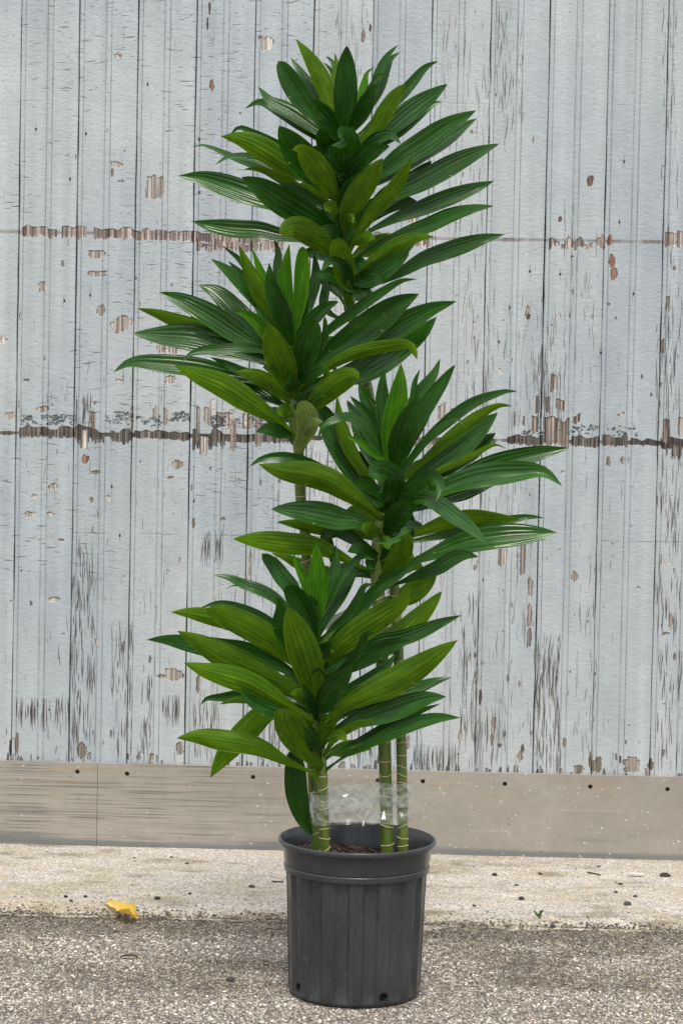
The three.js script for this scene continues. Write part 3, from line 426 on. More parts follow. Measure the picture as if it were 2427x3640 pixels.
function leaf(cane, z0, spec) {
  const [crop, tone, w, roll, dz, pf, ...pts] = spec, C = CROP[crop], p2 = [];
  for (let i = pts.length - 2; i >= 0; i -= 2) p2.push([C[0] + pts[i] * C[2], C[1] + pts[i + 1] * C[2]]);
  let len = [0]; for (let i = 1; i < p2.length; i++) len.push(len[i - 1] + Math.hypot(p2[i][0] - p2[i - 1][0], p2[i][1] - p2[i - 1][1]));
  const L = len[len.length - 1], pw = p2.map(([x, y], i) => atP(x, y, z0 + Math.sign(dz) * 0.004 + dz * Math.pow(len[i] / L, 0.85)));
  const curve = new THREE.CatmullRomCurve3(pw, false, 'centripetal'); curve.arcLengthDivisions = 80;
  const prof = profs[pf], R0 = roll * Math.PI / 180, under = tone === 'y' || tone === 'p';  // yellow-green and pale leaves cup away from the viewer
  const cup = (under ? -1 : 1) * rr(0.08, 0.32), keelL = (under ? -1 : 1) * rr(-0.04, 0.30), keelR = (under ? -1 : 1) * rr(-0.04, 0.30), bend = rnd() < 0.5 ? rr(-0.003, 0.010) : 0, tw = rr(-0.45, 0.45), wave = rr(0.04, 0.16), wf = rr(1.2, 2.4), wp = rr(0, 6.3), nPl = 5 + Math.floor(rnd() * 2), jit = 1 + rr(-0.13, 0.13), asym = rr(-0.06, 0.06), plA = (tone === 'd' ? 0.00055 : tone === 'b' ? 0.0004 : 0.0002) * rr(0.6, 1.2);
  const pos = [], uv = [], col = [], idx = [], tan = new THREE.Vector3(), V = new THREE.Vector3(), s0 = new THREE.Vector3(), n0 = new THREE.Vector3(), q = new THREE.Vector3(), pt = new THREE.Vector3();
  const chord = pw[pw.length - 1].clone().sub(pw[0]).normalize(), sgn = Math.sign(chord.clone().cross(new THREE.Vector3(0, 0, 1)).y) || 1;
  for (let j = 0; j <= NL; j++) {
    const t = j / NL; curve.getPointAt(t, pt); { const e = clamp((t - 0.78) / 0.22); pt.y -= bend * e * e; pt.z += 0.8 * bend * e * e; } curve.getTangentAt(t, tan); V.copy(camPos).sub(pt); const dist = V.length(); V.normalize();
    s0.crossVectors(tan, V).normalize(); n0.crossVectors(s0, tan).normalize();
    const R = R0 + tw * (t - 0.4), sU = s0.clone().multiplyScalar(sgn), s = sU.clone().multiplyScalar(Math.cos(R)).addScaledVector(n0, -Math.sin(R)), n = n0.clone().multiplyScalar(Math.cos(R)).addScaledVector(sU, Math.sin(R));
    const hw = 0.505 * w * C[2] * K / FP * dist * width(prof, t) / Math.max(0.5, Math.cos(R0));
    for (let i = 0; i <= NU; i++) {
      const u = i / NU * 2 - 1, au = Math.abs(u), pl = plA * Math.cos((u + 0.06 * Math.sin(u * 5 + wp)) * Math.PI * nPl) * sst(0.08, 0.35, t) * sst(1.0, 0.75, t) * Math.min(1, hw / 0.012);
      const edge = 1 + 0.022 * (noise(t * 9 + wp * 3, u > 0 ? 3 : 8) - 0.5) * au;
      q.copy(pt).addScaledVector(s, (u * edge + asym * (1 - u * u)) * hw).addScaledVector(n, hw * (cup * u * u * (1 - 0.5 * t) + (u < 0 ? keelL : keelR) * au + wave * Math.sin(wf * 6.283 * t + wp + (u > 0 ? 1.4 : 0)) * u * u) + pl);
      pos.push(q.x, q.y, q.z); uv.push(i / NU, t); const k = jit * (0.96 + 0.08 * noise(t * 5 + wp, u * 2)); col.push(k, k, k * (2 - jit));
    }
  }
  for (let j = 0; j < NL; j++) for (let i = 0; i < NU; i++) { const a = j * (NU + 1) + i, b = a + 1, c = a + NU + 1, d = c + 1; idx.push(a, b, d, a, d, c); }
  const g = new THREE.BufferGeometry(); g.setAttribute('position', new THREE.Float32BufferAttribute(pos, 3)); g.setAttribute('uv', new THREE.Float32BufferAttribute(uv, 2)); g.setAttribute('color', new THREE.Float32BufferAttribute(col, 3)); g.setIndex(idx); g.computeVertexNormals();
  const n = cane.children.filter((o) => o.name.startsWith('leaf')).length;
  add(cane, n ? 'leaf_' + String(n).padStart(3, '0') : 'leaf', g, leafMats[tone][rnd() < 0.22 ? 2 : rnd() < 0.5 ? 1 : 0]);
}
// every leaf: crop, tone, width, roll (visible face towards the sky +), reach towards the viewer (m), outline kind, then tip ... foot
const CROWNS = {
  A: { z: -0.03, leaves: [
    [1, 'm', 185, 0, 0.05, 'u', 1418, 106, 1412, 300, 1405, 560, 1388, 880], [1, 'y', 150, 0, -0.01, 'u', 1013, 86, 1150, 280, 1265, 520, 1350, 880], [1, 'm', 165, 15, 0.03, 'b', 872, 260, 990, 470, 1110, 630, 1250, 760, 1380, 900],
    [1, 'd', 80, 25, -0.05, 'n', 968, 232, 1080, 400, 1180, 545, 1350, 840], [1, 'y', 95, 0, -0.03, 'u', 1322, 196, 1338, 330, 1325, 500, 1380, 860], [1, 'd', 42, 0, -0.06, 'n', 1250, 198, 1310, 290, 1385, 640], [1, 'm', 42, 0, -0.06, 'n', 1230, 270, 1297, 345, 1385, 700],
    [1, 'd', 125, 32, -0.03, 'n', 713, 466, 800, 575, 960, 665, 1140, 785, 1390, 960], [1, 'm', 95, 10, -0.06, 'n', 606, 622, 720, 585, 870, 655, 1010, 750, 1180, 870, 1390, 1000], [1, 'm', 175, 0, 0.08, 'b', 1150, 575, 1180, 650, 1265, 745, 1380, 900],
    [1, 'k', 140, 0, 0.10, 'w', 1272, 755, 1235, 850, 1260, 930, 1390, 1060], [1, 'm', 235, 20, 0.12, 'b', 1350, 872, 1392, 862, 1394, 960, 1392, 1060, 1392, 1190], [1, 'm', 255, 0, 0.10, 'w', 878, 758, 960, 890, 1060, 1030, 1200, 1160, 1400, 1350],
    [1, 'y', 190, 0, 0.14, 'n', 982, 968, 1050, 965, 1140, 1070, 1260, 1220, 1400, 1440], [1, 'y', 180, -15, 0.02, 'n', 418, 838, 600, 890, 780, 985, 940, 1090, 1390, 1290], [1, 'm', 72, 10, -0.04, 'n', 480, 852, 560, 788, 660, 830, 870, 935, 1385, 1200],
    [1, 'd', 92, 38, -0.02, 'n', 368, 1076, 480, 1025, 640, 1045, 830, 1095, 1000, 1165, 1395, 1320], [1, 'd', 58, 38, -0.09, 'n', 183, 956, 260, 932, 360, 962, 460, 1010, 900, 1170, 1390, 1280], [3, 'y', 90, -20, -0.05, 'n', 600, 190, 760, 235, 890, 300, 1130, 440, 1400, 560],
    [3, 'd', 175, 30, 0.0, 'n', 76, 268, 250, 300, 450, 365, 620, 425, 900, 520, 1390, 660], [3, 'm', 225, -8, 0.10, 'w', 583, 268, 740, 370, 930, 495, 1150, 620, 1400, 770], [3, 'm', 115, 20, -0.03, 'n', 873, 328, 980, 400, 1130, 485, 1280, 560, 1395, 660],
    [3, 'd', 140, 18, 0.0, 'l', 186, 642, 330, 675, 550, 705, 720, 715, 860, 748, 1100, 790, 1400, 870], [3, 'y', 190, -5, 0.10, 'b', 882, 735, 1010, 690, 1160, 770, 1290, 870, 1410, 980], [3, 'm', 58, 0, 0.03, 'n', 1240, 508, 1222, 610, 1290, 720, 1400, 800], [3, 'y', 175, 0, 0.10, 'b', 1340, 760, 1355, 860, 1390, 980, 1410, 1120, 1440, 1310],
    [3, 'm', 100, 0, 0.11, 'w', 1215, 1040, 1290, 960, 1390, 1010, 1430, 1100, 1440, 1260],
    [2, 'm', 135, 0, 0.07, 'n', 293, 438, 225, 600, 145, 745, 60, 900], [2, 'b', 72, 0, -0.02, 'u', 222, 333, 198, 480, 140, 720, 70, 880], [2, 'b', 60, 0, -0.04, 'u', 300, 317, 240, 350, 200, 600, 80, 880], [2, 'm', 78, 15, -0.03, 'n', 481, 142, 400, 220, 340, 335, 275, 520, 80, 880], [2, 'd', 88, 20, -0.05, 'n', 498, 190, 425, 245, 385, 330, 335, 480, 270, 600, 80, 900],
    [2, 'm', 50, 0, -0.01, 'n', 416, 381, 330, 378, 265, 470, 90, 860], [2, 'm', 88, 10, -0.06, 'n', 803, 224, 700, 305, 600, 425, 490, 550, 80, 940], [2, 'y', 135, 5, 0.04, 'n', 537, 411, 465, 520, 375, 670, 290, 800, 70, 1010], [2, 'd', 155, 22, -0.02, 'n', 875, 437, 760, 525, 620, 625, 470, 745, 350, 860, 60, 1020],
    [2, 'd', 105, 25, -0.05, 'n', 836, 588, 770, 600, 640, 690, 400, 880, 60, 1050], [2, 'd', 92, 35, 0.06, 'n', 506, 893, 420, 858, 330, 885, 200, 985, 50, 1090], [2, 'm', 145, 5, 0.10, 'w', 416, 912, 300, 975, 200, 1035, 110, 1140, 40, 1290], [2, 'd', 178, 15, 0.0, 'n', 1101, 654, 900, 765, 700, 905, 500, 1035, 330, 1160, 40, 1340],
    [2, 'd', 165, 32, -0.03, 'n', 1112, 694, 940, 835, 720, 975, 560, 1080, 40, 1370], [2, 'd', 165, 15, -0.02, 'n', 1290, 897, 1120, 985, 900, 1095, 700, 1205, 620, 1245, 40, 1490], [4, 'd', 132, 15, -0.04, 'l', 1357, 321, 1180, 385, 980, 460, 850, 510, 740, 553, 560, 625, 360, 725, 140, 850],
    [4, 'y', 122, 0, 0.08, 'n', 709, 94, 640, 250, 520, 430, 390, 570, 280, 740, 170, 960], [4, 'y', 185, 0, 0.13, 'n', 472, 128, 400, 240, 280, 420, 190, 570, 150, 800], [4, 'd', 155, 38, -0.05, 'n', 862, 135, 760, 260, 620, 385, 500, 485, 140, 740], [4, 'm', 80, -10, -0.02, 'n', 750, 335, 620, 415, 500, 475, 140, 760], [4, 'd', 80, 30, -0.04, 'b', 738, 578, 700, 485, 600, 515, 500, 555, 150, 780],
    [4, 'm', 125, 18, 0.0, 'l', 1357, 518, 1200, 545, 1000, 610, 850, 675, 650, 740, 450, 825, 300, 910, 190, 1040], [4, 'y', 112, -8, 0.03, 'n', 882, 742, 760, 765, 600, 820, 450, 920, 300, 1020, 190, 1120], [4, 'd', 135, 15, -0.02, 'l', 1441, 745, 1250, 795, 1050, 860, 900, 908, 800, 945, 600, 1060, 430, 1135, 180, 1240], [4, 'm', 155, 12, 0.02, 'w', 682, 890, 560, 970, 430, 1060, 330, 1140, 190, 1240],
    [4, 'k', 125, 10, -0.03, 'n', 765, 758, 650, 850, 500, 950, 300, 1085, 180, 1150], [4, 'k', 120, 0, 0.03, 'w', 330, 470, 270, 620, 200, 780, 170, 930], [4, 'k', 140, 5, 0.05, 'w', 300, 250, 220, 380, 160, 560, 140, 700], [3, 'k', 120, 5, 0.02, 'w', 1130, 560, 1250, 680, 1400, 820], [3, 'k', 90, 0, 0.02, 'w', 1250, 330, 1320, 430, 1400, 560], [4, 'k', 110, 5, 0.0, 'w', 500, 880, 380, 1000, 190, 1160], [6, 'k', 90, 0, -0.03, 'n', 300, 400, 380, 420, 470, 500, 520, 640], [6, 'k', 75, 0, -0.02, 'n', 345, 340, 350, 460, 340, 600, 420, 680, 520, 700],
  ] },
  B: { z: -0.01, leaves: [
    [5, 'y', 130, 0, 0.03, 'u', 920, 98, 980, 260, 1080, 450, 1180, 620, 1280, 830], [5, 'b', 118, 0, 0.04, 'u', 1270, 93, 1243, 280, 1240, 440, 1262, 620, 1290, 840], [5, 'b', 105, 0, 0.02, 'b', 1366, 74, 1360, 260, 1350, 450, 1322, 620, 1295, 840], [5, 'm', 135, 0, 0.07, 'u', 1130, 232, 1150, 400, 1210, 560, 1285, 820], [5, 'm', 52, 0, -0.04, 'n', 798, 84, 870, 150, 935, 215, 1220, 690, 1280, 840],
    [5, 'b', 62, 0, -0.01, 'n', 1008, 112, 1050, 230, 1100, 350, 1230, 690, 1280, 840], [5, 'd', 78, 0, -0.03, 'n', 1160, 55, 1195, 150, 1190, 240, 1240, 600, 1285, 840], [5, 'm', 105, 20, 0.0, 'n', 723, 194, 850, 285, 970, 405, 1080, 535, 1275, 840], [5, 'd', 85, 20, -0.05, 'n', 845, 207, 950, 330, 1060, 480, 1275, 830], [5, 'd', 85, 0, -0.04, 'n', 1445, 150, 1455, 330, 1405, 500, 1300, 840],
    [5, 'd', 145, 32, -0.05, 'n', 640, 356, 760, 430, 880, 540, 1000, 655, 1275, 900], [5, 'd', 155, 20, -0.01, 'n', 360, 440, 520, 490, 700, 590, 900, 720, 1080, 815, 1280, 920], [5, 'b', 95, 0, 0.05, 'n', 888, 538, 980, 585, 1065, 660, 1120, 730, 1280, 930], [5, 'y', 112, -30, -0.06, 'n', 212, 540, 350, 582, 500, 640, 650, 690, 900, 790, 1280, 940], [5, 'd', 170, 32, -0.01, 'n', 176, 713, 380, 735, 600, 755, 780, 795, 900, 830, 1280, 990],
    [5, 'm', 78, 25, 0.05, 'n', 522, 893, 590, 852, 800, 830, 1000, 823, 1110, 845, 1280, 960], [5, 'd', 140, 28, 0.0, 'n', 48, 982, 160, 925, 380, 935, 600, 960, 800, 1000, 1000, 1035, 1280, 1140], [5, 'y', 168, -8, 0.08, 'n', 473, 935, 620, 1000, 800, 1075, 960, 1175, 1120, 1280, 1260, 1390, 1320, 1480], [5, 'm', 68, 10, 0.03, 'n', 718, 880, 820, 925, 940, 982, 1060, 1015, 1285, 1190], [5, 'y', 108, -10, 0.05, 'n', 900, 990, 1030, 1010, 1140, 1070, 1220, 1150, 1300, 1240],
    [5, 'k', 135, 20, -0.03, 'n', 740, 955, 900, 1040, 1100, 1150, 1290, 1250], [5, 'k', 60, 10, -0.03, 'n', 1060, 1230, 1150, 1330, 1280, 1430, 1320, 1500], [5, 'y', 195, 0, 0.12, 'w', 1122, 643, 1160, 780, 1220, 930, 1270, 1080, 1285, 1190], [6, 'm', 205, 0, 0.10, 'b', 270, 690, 240, 800, 195, 950, 135, 1120, 70, 1280], [6, 'k', 60, 0, 0.10, 'b', 345, 690, 350, 800, 330, 900, 200, 1050, 80, 1260], [6, 'm', 112, 5, 0.03, 'w', 457, 564, 370, 600, 280, 675, 190, 780, 80, 930],
    [6, 'm', 85, 0, 0.04, 'n', 1083, 387, 960, 398, 800, 488, 560, 655, 370, 800, 90, 1150], [6, 'm', 225, 5, 0.0, 'n', 1097, 463, 950, 570, 750, 720, 550, 865, 380, 975, 90, 1210], [6, 'm', 185, 0, -0.02, 'n', 1394, 562, 1200, 620, 1000, 720, 800, 840, 500, 990, 90, 1230], [6, 'k', 230, 5, -0.05, 'n', 1237, 678, 1110, 810, 950, 920, 760, 1050, 600, 1130, 90, 1260], [6, 'y', 108, -10, 0.08, 'b', 1082, 990, 1025, 905, 850, 920, 650, 960, 500, 1015, 330, 1110, 90, 1300],
    [6, 'y', 195, 0, 0.12, 'b', 620, 1180, 560, 1160, 420, 1230, 280, 1360, 150, 1540], [6, 'y', 72, 0, 0.05, 'n', 312, 1062, 365, 1140, 310, 1250, 150, 1420], [6, 'd', 50, 0, 0.0, 'n', 362, 1052, 430, 1110, 330, 1230, 120, 1390], [7, 'p', 205, 0, 0.10, 'b', 570, 196, 625, 320, 630, 440, 590, 560, 555, 700], [7, 'p', 110, 0, 0.11, 'w', 778, 392, 690, 390, 620, 470, 560, 640], [6, 'k', 110, 0, 0.0, 'w', 330, 1000, 200, 1130, 90, 1280], [6, 'k', 150, 0, -0.03, 'w', 200, 1250, 160, 1330, 120, 1500], [5, 'k', 150, 0, 0.0, 'u', 1390, 430, 1340, 600, 1290, 830], [5, 'k', 110, 0, 0.01, 'u', 1030, 530, 1130, 640, 1280, 850],
  ] },
  C: { z: 0.0, leaves: [
    [7, 'k', 205, 10, -0.05, 'w', 730, 230, 830, 460, 980, 720, 1150, 980, 1350, 1290], [7, 'y', 125, 0, -0.01, 'n', 905, 150, 940, 390, 1010, 600, 1100, 780, 1200, 900, 1370, 1150], [7, 'd', 150, 15, -0.03, 'w', 1110, 20, 1160, 150, 1235, 300, 1310, 450, 1420, 840], [7, 'k', 170, 10, -0.06, 'w', 1000, 190, 1060, 300, 1130, 480, 1230, 700, 1400, 1000],
    [8, 'b', 178, 0, 0.03, 'u', 299, 83, 290, 230, 265, 420, 238, 620, 240, 930], [8, 'd', 118, 20, -0.01, 'u', 180, 105, 158, 250, 160, 420, 195, 640, 240, 930], [8, 'm', 190, 0, 0.08, 'w', 405, 350, 355, 490, 295, 680, 245, 930], [8, 'm', 60, 0, -0.02, 'n', 440, 98, 402, 220, 390, 350, 365, 500, 250, 920], [8, 'd', 112, 20, -0.03, 'n', 585, 50, 545, 160, 460, 280, 400, 400, 255, 920], [8, 'm', 112, 0, 0.0, 'n', 697, 58, 620, 200, 525, 340, 440, 485, 340, 680, 250, 930], [8, 'd', 62, 30, -0.04, 'n', 556, 320, 485, 480, 400, 630, 260, 920],
    [8, 'm', 88, 5, -0.02, 'n', 1157, 304, 1080, 293, 950, 325, 850, 365, 730, 440, 600, 545, 480, 655, 400, 765, 250, 960], [8, 'm', 62, 20, 0.02, 'n', 777, 521, 700, 483, 600, 545, 480, 655, 380, 770, 250, 950], [8, 'y', 88, -15, 0.0, 'n', 1117, 400, 1020, 395, 880, 462, 780, 535, 620, 665, 450, 815, 260, 1000], [8, 'd', 182, 22, -0.02, 'n', 1008, 448, 880, 560, 740, 680, 580, 800, 430, 925, 260, 1060], [8, 'd', 165, 22, -0.04, 'n', 992, 562, 920, 645, 800, 745, 620, 850, 260, 1080], [8, 'y', 52, 0, 0.02, 'n', 1066, 693, 1000, 675, 850, 745, 680, 830, 500, 915, 250, 1080],
    [8, 'd', 155, 15, -0.03, 'n', 1532, 703, 1350, 740, 1150, 790, 950, 850, 780, 925, 600, 1005, 240, 1150], [8, 'd', 172, 22, 0.02, 'n', 1478, 955, 1350, 885, 1150, 893, 950, 910, 800, 940, 600, 1015, 230, 1180], [8, 'd', 100, 40, -0.05, 'n', 1005, 968, 850, 1010, 650, 1075, 230, 1210], [8, 'm', 215, 20, 0.12, 'b', 60, 915, 130, 900, 195, 930, 215, 1010, 215, 1160], [7, 'b', 72, 20, 0.06, 'n', 975, 513, 1100, 570, 1250, 685, 1390, 790, 1440, 900], [7, 'd', 95, 35, 0.07, 'n', 722, 568, 780, 450, 880, 385, 1010, 350, 1130, 420, 1230, 570, 1430, 880], [7, 'm', 110, 0, 0.0, 'n', 1030, 150, 1180, 320, 1290, 520, 1430, 850],
    [8, 'm', 135, 10, 0.12, 'n', 560, 1060, 585, 970, 520, 920, 430, 965, 320, 1060, 200, 1240], [8, 'd', 125, 22, 0.15, 'n', 942, 1388, 860, 1325, 700, 1215, 560, 1110, 470, 1068, 380, 1085, 280, 1170, 190, 1310], [8, 'm', 170, 5, 0.08, 'w', 420, 1090, 330, 1150, 260, 1230, 190, 1350], [8, 'y', 112, -25, -0.03, 'n', 1172, 1232, 1000, 1225, 800, 1222, 620, 1262, 450, 1320, 180, 1400], [8, 'd', 78, 15, -0.06, 'n', 1352, 1222, 1250, 1212, 1120, 1230, 900, 1290, 180, 1430], [8, 'd', 190, 15, 0.0, 'l', 1447, 1330, 1250, 1342, 1050, 1358, 850, 1388, 700, 1425, 550, 1480, 370, 1545, 150, 1600],
    [10, 'm', 130, 12, 0.02, 'l', 1570, 203, 1450, 215, 1330, 262, 1230, 325, 1000, 420, 740, 520], [10, 'y', 190, 0, 0.13, 'w', 975, 0, 945, 110, 880, 260, 800, 400, 740, 520], [10, 'd', 78, 35, 0.14, 'w', 690, 128, 800, 120, 900, 75, 970, 0, 960, 100, 860, 250, 740, 420], [7, 'y', 240, -8, 0.10, 'n', 182, 785, 400, 845, 650, 880, 850, 950, 1050, 1085, 1250, 1235, 1380, 1360], [7, 'm', 125, 5, 0.04, 'n', 90, 812, 200, 740, 400, 720, 640, 790, 900, 930, 1150, 1105, 1380, 1300], [7, 'd', 232, 22, 0.06, 'n', 293, 1210, 500, 1222, 750, 1270, 950, 1310, 1080, 1315, 1200, 1365, 1380, 1470],
    [7, 'y', 120, -25, 0.0, 'n', 348, 1312, 550, 1345, 800, 1395, 1000, 1410, 1360, 1500], [10, 'k', 112, 0, 0.0, 'w', 325, 330, 300, 180, 265, 60, 350, 18, 500, 90, 640, 185, 740, 310], [9, 'y', 175, -8, 0.05, 'l', 736, 22, 950, 45, 1200, 75, 1380, 92, 1560, 160, 1760, 260, 1920, 320], [10, 'k', 62, 5, 0.0, 'n', 492, 368, 640, 400, 730, 480], [10, 'y', 190, 0, -0.02, 'w', 1216, 325, 1100, 455, 1000, 545, 890, 600, 720, 640], [9, 'y', 95, -10, -0.05, 'n', 1040, 148, 1150, 180, 1260, 235, 1500, 300, 1800, 330],
    [8, 'k', 150, 0, 0.03, 'w', 330, 1330, 260, 1420, 150, 1560], [8, 'k', 130, 10, -0.02, 'w', 560, 880, 420, 1000, 250, 1120], [8, 'k', 130, 10, 0.0, 'w', 480, 1010, 350, 1100, 210, 1220], [8, 'k', 110, 0, 0.01, 'w', 0, 900, 90, 1020, 190, 1180], [8, 'k', 90, 0, 0.02, 'w', 0, 1400, 60, 1470, 130, 1590], [8, 'k', 120, 0, -0.02, 'u', 100, 640, 150, 780, 230, 940],
  ] },
  D: { z: 0.05, leaves: [
    [9, 'b', 168, 0, 0.05, 'u', 1398, 52, 1402, 250, 1402, 420, 1385, 600, 1392, 830], [9, 'b', 88, 0, 0.01, 'u', 1212, 128, 1250, 250, 1312, 380, 1352, 520, 1392, 810], [9, 'm', 135, 0, -0.03, 'b', 965, 150, 1055, 240, 1130, 340, 1200, 430, 1390, 820], [9, 'd', 98, 25, 0.0, 'n', 578, 322, 700, 345, 820, 400, 950, 445, 1075, 515, 1390, 840], [9, 'd', 22, 10, 0.0, 'n', 670, 442, 735, 408, 900, 430, 1080, 530, 1390, 850], [9, 'm', 175, 0, 0.06, 'b', 1200, 350, 1210, 440, 1270, 560, 1340, 690, 1400, 900],
    [9, 'm', 135, 0, 0.09, 'w', 1088, 487, 1115, 600, 1110, 720, 1180, 850, 1400, 1040], [9, 'y', 255, 0, 0.13, 'w', 1172, 557, 1215, 700, 1280, 880, 1345, 1080, 1395, 1330, 1405, 1430], [9, 'y', 205, -8, 0.08, 'b', 524, 585, 680, 655, 860, 740, 1040, 850, 1180, 965, 1400, 1150], [9, 'y', 170, -8, 0.0, 'n', 242, 618, 400, 630, 560, 662, 800, 720, 1395, 1030], [9, 'm', 82, 0, -0.01, 'n', 483, 572, 620, 548, 800, 590, 1000, 680, 1395, 970], [9, 'm', 165, -5, -0.02, 'n', 50, 838, 200, 838, 360, 862, 600, 905, 850, 935, 1000, 990, 1200, 1105, 1400, 1330],
    [9, 'y', 210, -8, 0.05, 'n', 293, 768, 450, 850, 650, 960, 850, 1055, 1020, 1140, 1200, 1245, 1400, 1400], [9, 'y', 190, -5, 0.10, 'n', 343, 1020, 500, 1075, 700, 1130, 850, 1180, 1000, 1262, 1140, 1350, 1410, 1510], [9, 'y', 88, -10, -0.05, 'n', 735, 1245, 900, 1200, 1100, 1220, 1395, 1330], [9, 'm', 88, -5, -0.06, 'n', 478, 1362, 520, 1312, 650, 1297, 780, 1280, 1000, 1262, 1395, 1430], [9, 'y', 78, 0, -0.04, 'n', 628, 1350, 750, 1318, 900, 1308, 1050, 1300, 1400, 1430],
    [9, 'k', 85, 10, -0.01, 'n', 972, 1248, 1150, 1278, 1300, 1345, 1410, 1460], [9, 'm', 128, 15, 0.07, 'w', 790, 1215, 860, 1310, 960, 1372, 1100, 1430, 1410, 1590], [9, 'y', 240, 0, 0.13, 'b', 1150, 1350, 1160, 1450, 1210, 1570, 1310, 1700, 1400, 1820, 1450, 1890], [9, 'y', 168, 0, 0.06, 'l', 288, 1610, 450, 1608, 650, 1640, 850, 1668, 970, 1705, 1150, 1800, 1300, 1865, 1450, 1960], [9, 'y', 190, -5, -0.05, 'n', 555, 1937, 620, 1830, 720, 1700, 860, 1550, 985, 1430, 1100, 1400, 1400, 1530],
    [11, 'm', 190, 0, -0.03, 'w', 386, 897, 310, 760, 255, 560, 240, 380, 245, 220, 300, 160, 370, 200, 450, 330], [10, 'm', 82, 15, 0.07, 'n', 692, 478, 595, 490, 545, 590, 480, 700, 380, 805, 200, 960], [10, 'y', 222, 0, 0.10, 'w', 974, 496, 915, 620, 760, 735, 580, 850, 400, 985, 190, 1230], [10, 'y', 200, 5, -0.04, 'w', 1256, 533, 1150, 655, 1030, 775, 910, 890, 700, 990, 200, 1230], [10, 'd', 132, 15, -0.02, 'n', 1422, 740, 1250, 805, 1080, 880, 900, 945, 700, 980, 200, 1260], [10, 'm', 150, 0, 0.02, 'n', 1010, 950, 850, 995, 700, 1060, 550, 1135, 200, 1340],
    [10, 'm', 78, 0, 0.09, 'b', 690, 905, 610, 900, 565, 1000, 500, 1100, 400, 1205, 190, 1350], [10, 'd', 112, 10, 0.02, 'n', 872, 1062, 790, 1170, 650, 1280, 450, 1390, 320, 1475, 200, 1600], [10, 'y', 232, 0, 0.07, 'n', 1388, 955, 1200, 1085, 1000, 1220, 800, 1330, 600, 1420, 400, 1535, 290, 1660, 215, 1790], [10, 'm', 190, 0, 0.12, 'w', 488, 1170, 400, 1275, 295, 1395, 220, 1540, 190, 1650], [10, 'd', 135, 35, -0.04, 'n', 1343, 1270, 1200, 1310, 1050, 1370, 900, 1420, 200, 1680], [10, 'd', 182, 12, 0.03, 'l', 1292, 1408, 1150, 1445, 950, 1522, 750, 1590, 600, 1640, 480, 1680, 330, 1750, 210, 1880],
    [10, 'y', 80, 0, 0.06, 'n', 690, 1635, 500, 1690, 350, 1785, 220, 1980], [10, 'm', 122, 12, 0.04, 'l', 1414, 1620, 1250, 1620, 1050, 1660, 880, 1730, 740, 1790, 600, 1860, 450, 1935, 230, 2090], [10, 'd', 75, 15, 0.0, 'n', 1245, 1498, 1000, 1590, 800, 1685, 600, 1790, 400, 1885, 220, 2000], [10, 'k', 135, 5, -0.05, 'w', 585, 190, 505, 300, 410, 500, 310, 680, 180, 930], [10, 'd', 62, 10, -0.01, 'n', 692, 232, 545, 245, 470, 330, 390, 420, 330, 545, 180, 900], [10, 'm', 112, 5, 0.02, 'n', 1072, 285, 985, 318, 880, 395, 720, 500, 560, 680, 190, 1080], [10, 'k', 105, 0, -0.02, 'w', 345, 150, 340, 320, 280, 560, 180, 850],
    [10, 'k', 120, 0, 0.03, 'w', 450, 900, 340, 1010, 190, 1180], [10, 'k', 130, 0, 0.02, 'w', 430, 1040, 330, 1160, 190, 1330], [10, 'k', 130, 0, 0.03, 'w', 120, 560, 150, 700, 180, 900], [9, 'k', 110, 0, 0.02, 'w', 1300, 700, 1360, 820, 1400, 980], [10, 'k', 100, 10, 0.0, 'w', 800, 1440, 560, 1600, 220, 1800], [10, 'm', 90, 0, 0.08, 'w', 60, 1330, 130, 1480, 190, 1650], [10, 'm', 110, 0, 0.1, 'w', 70, 1700, 150, 1830, 210, 2010], [10, 'y', 130, 0, 0.05, 'w', 360, 1560, 270, 1700, 215, 1900],
  ] },
};
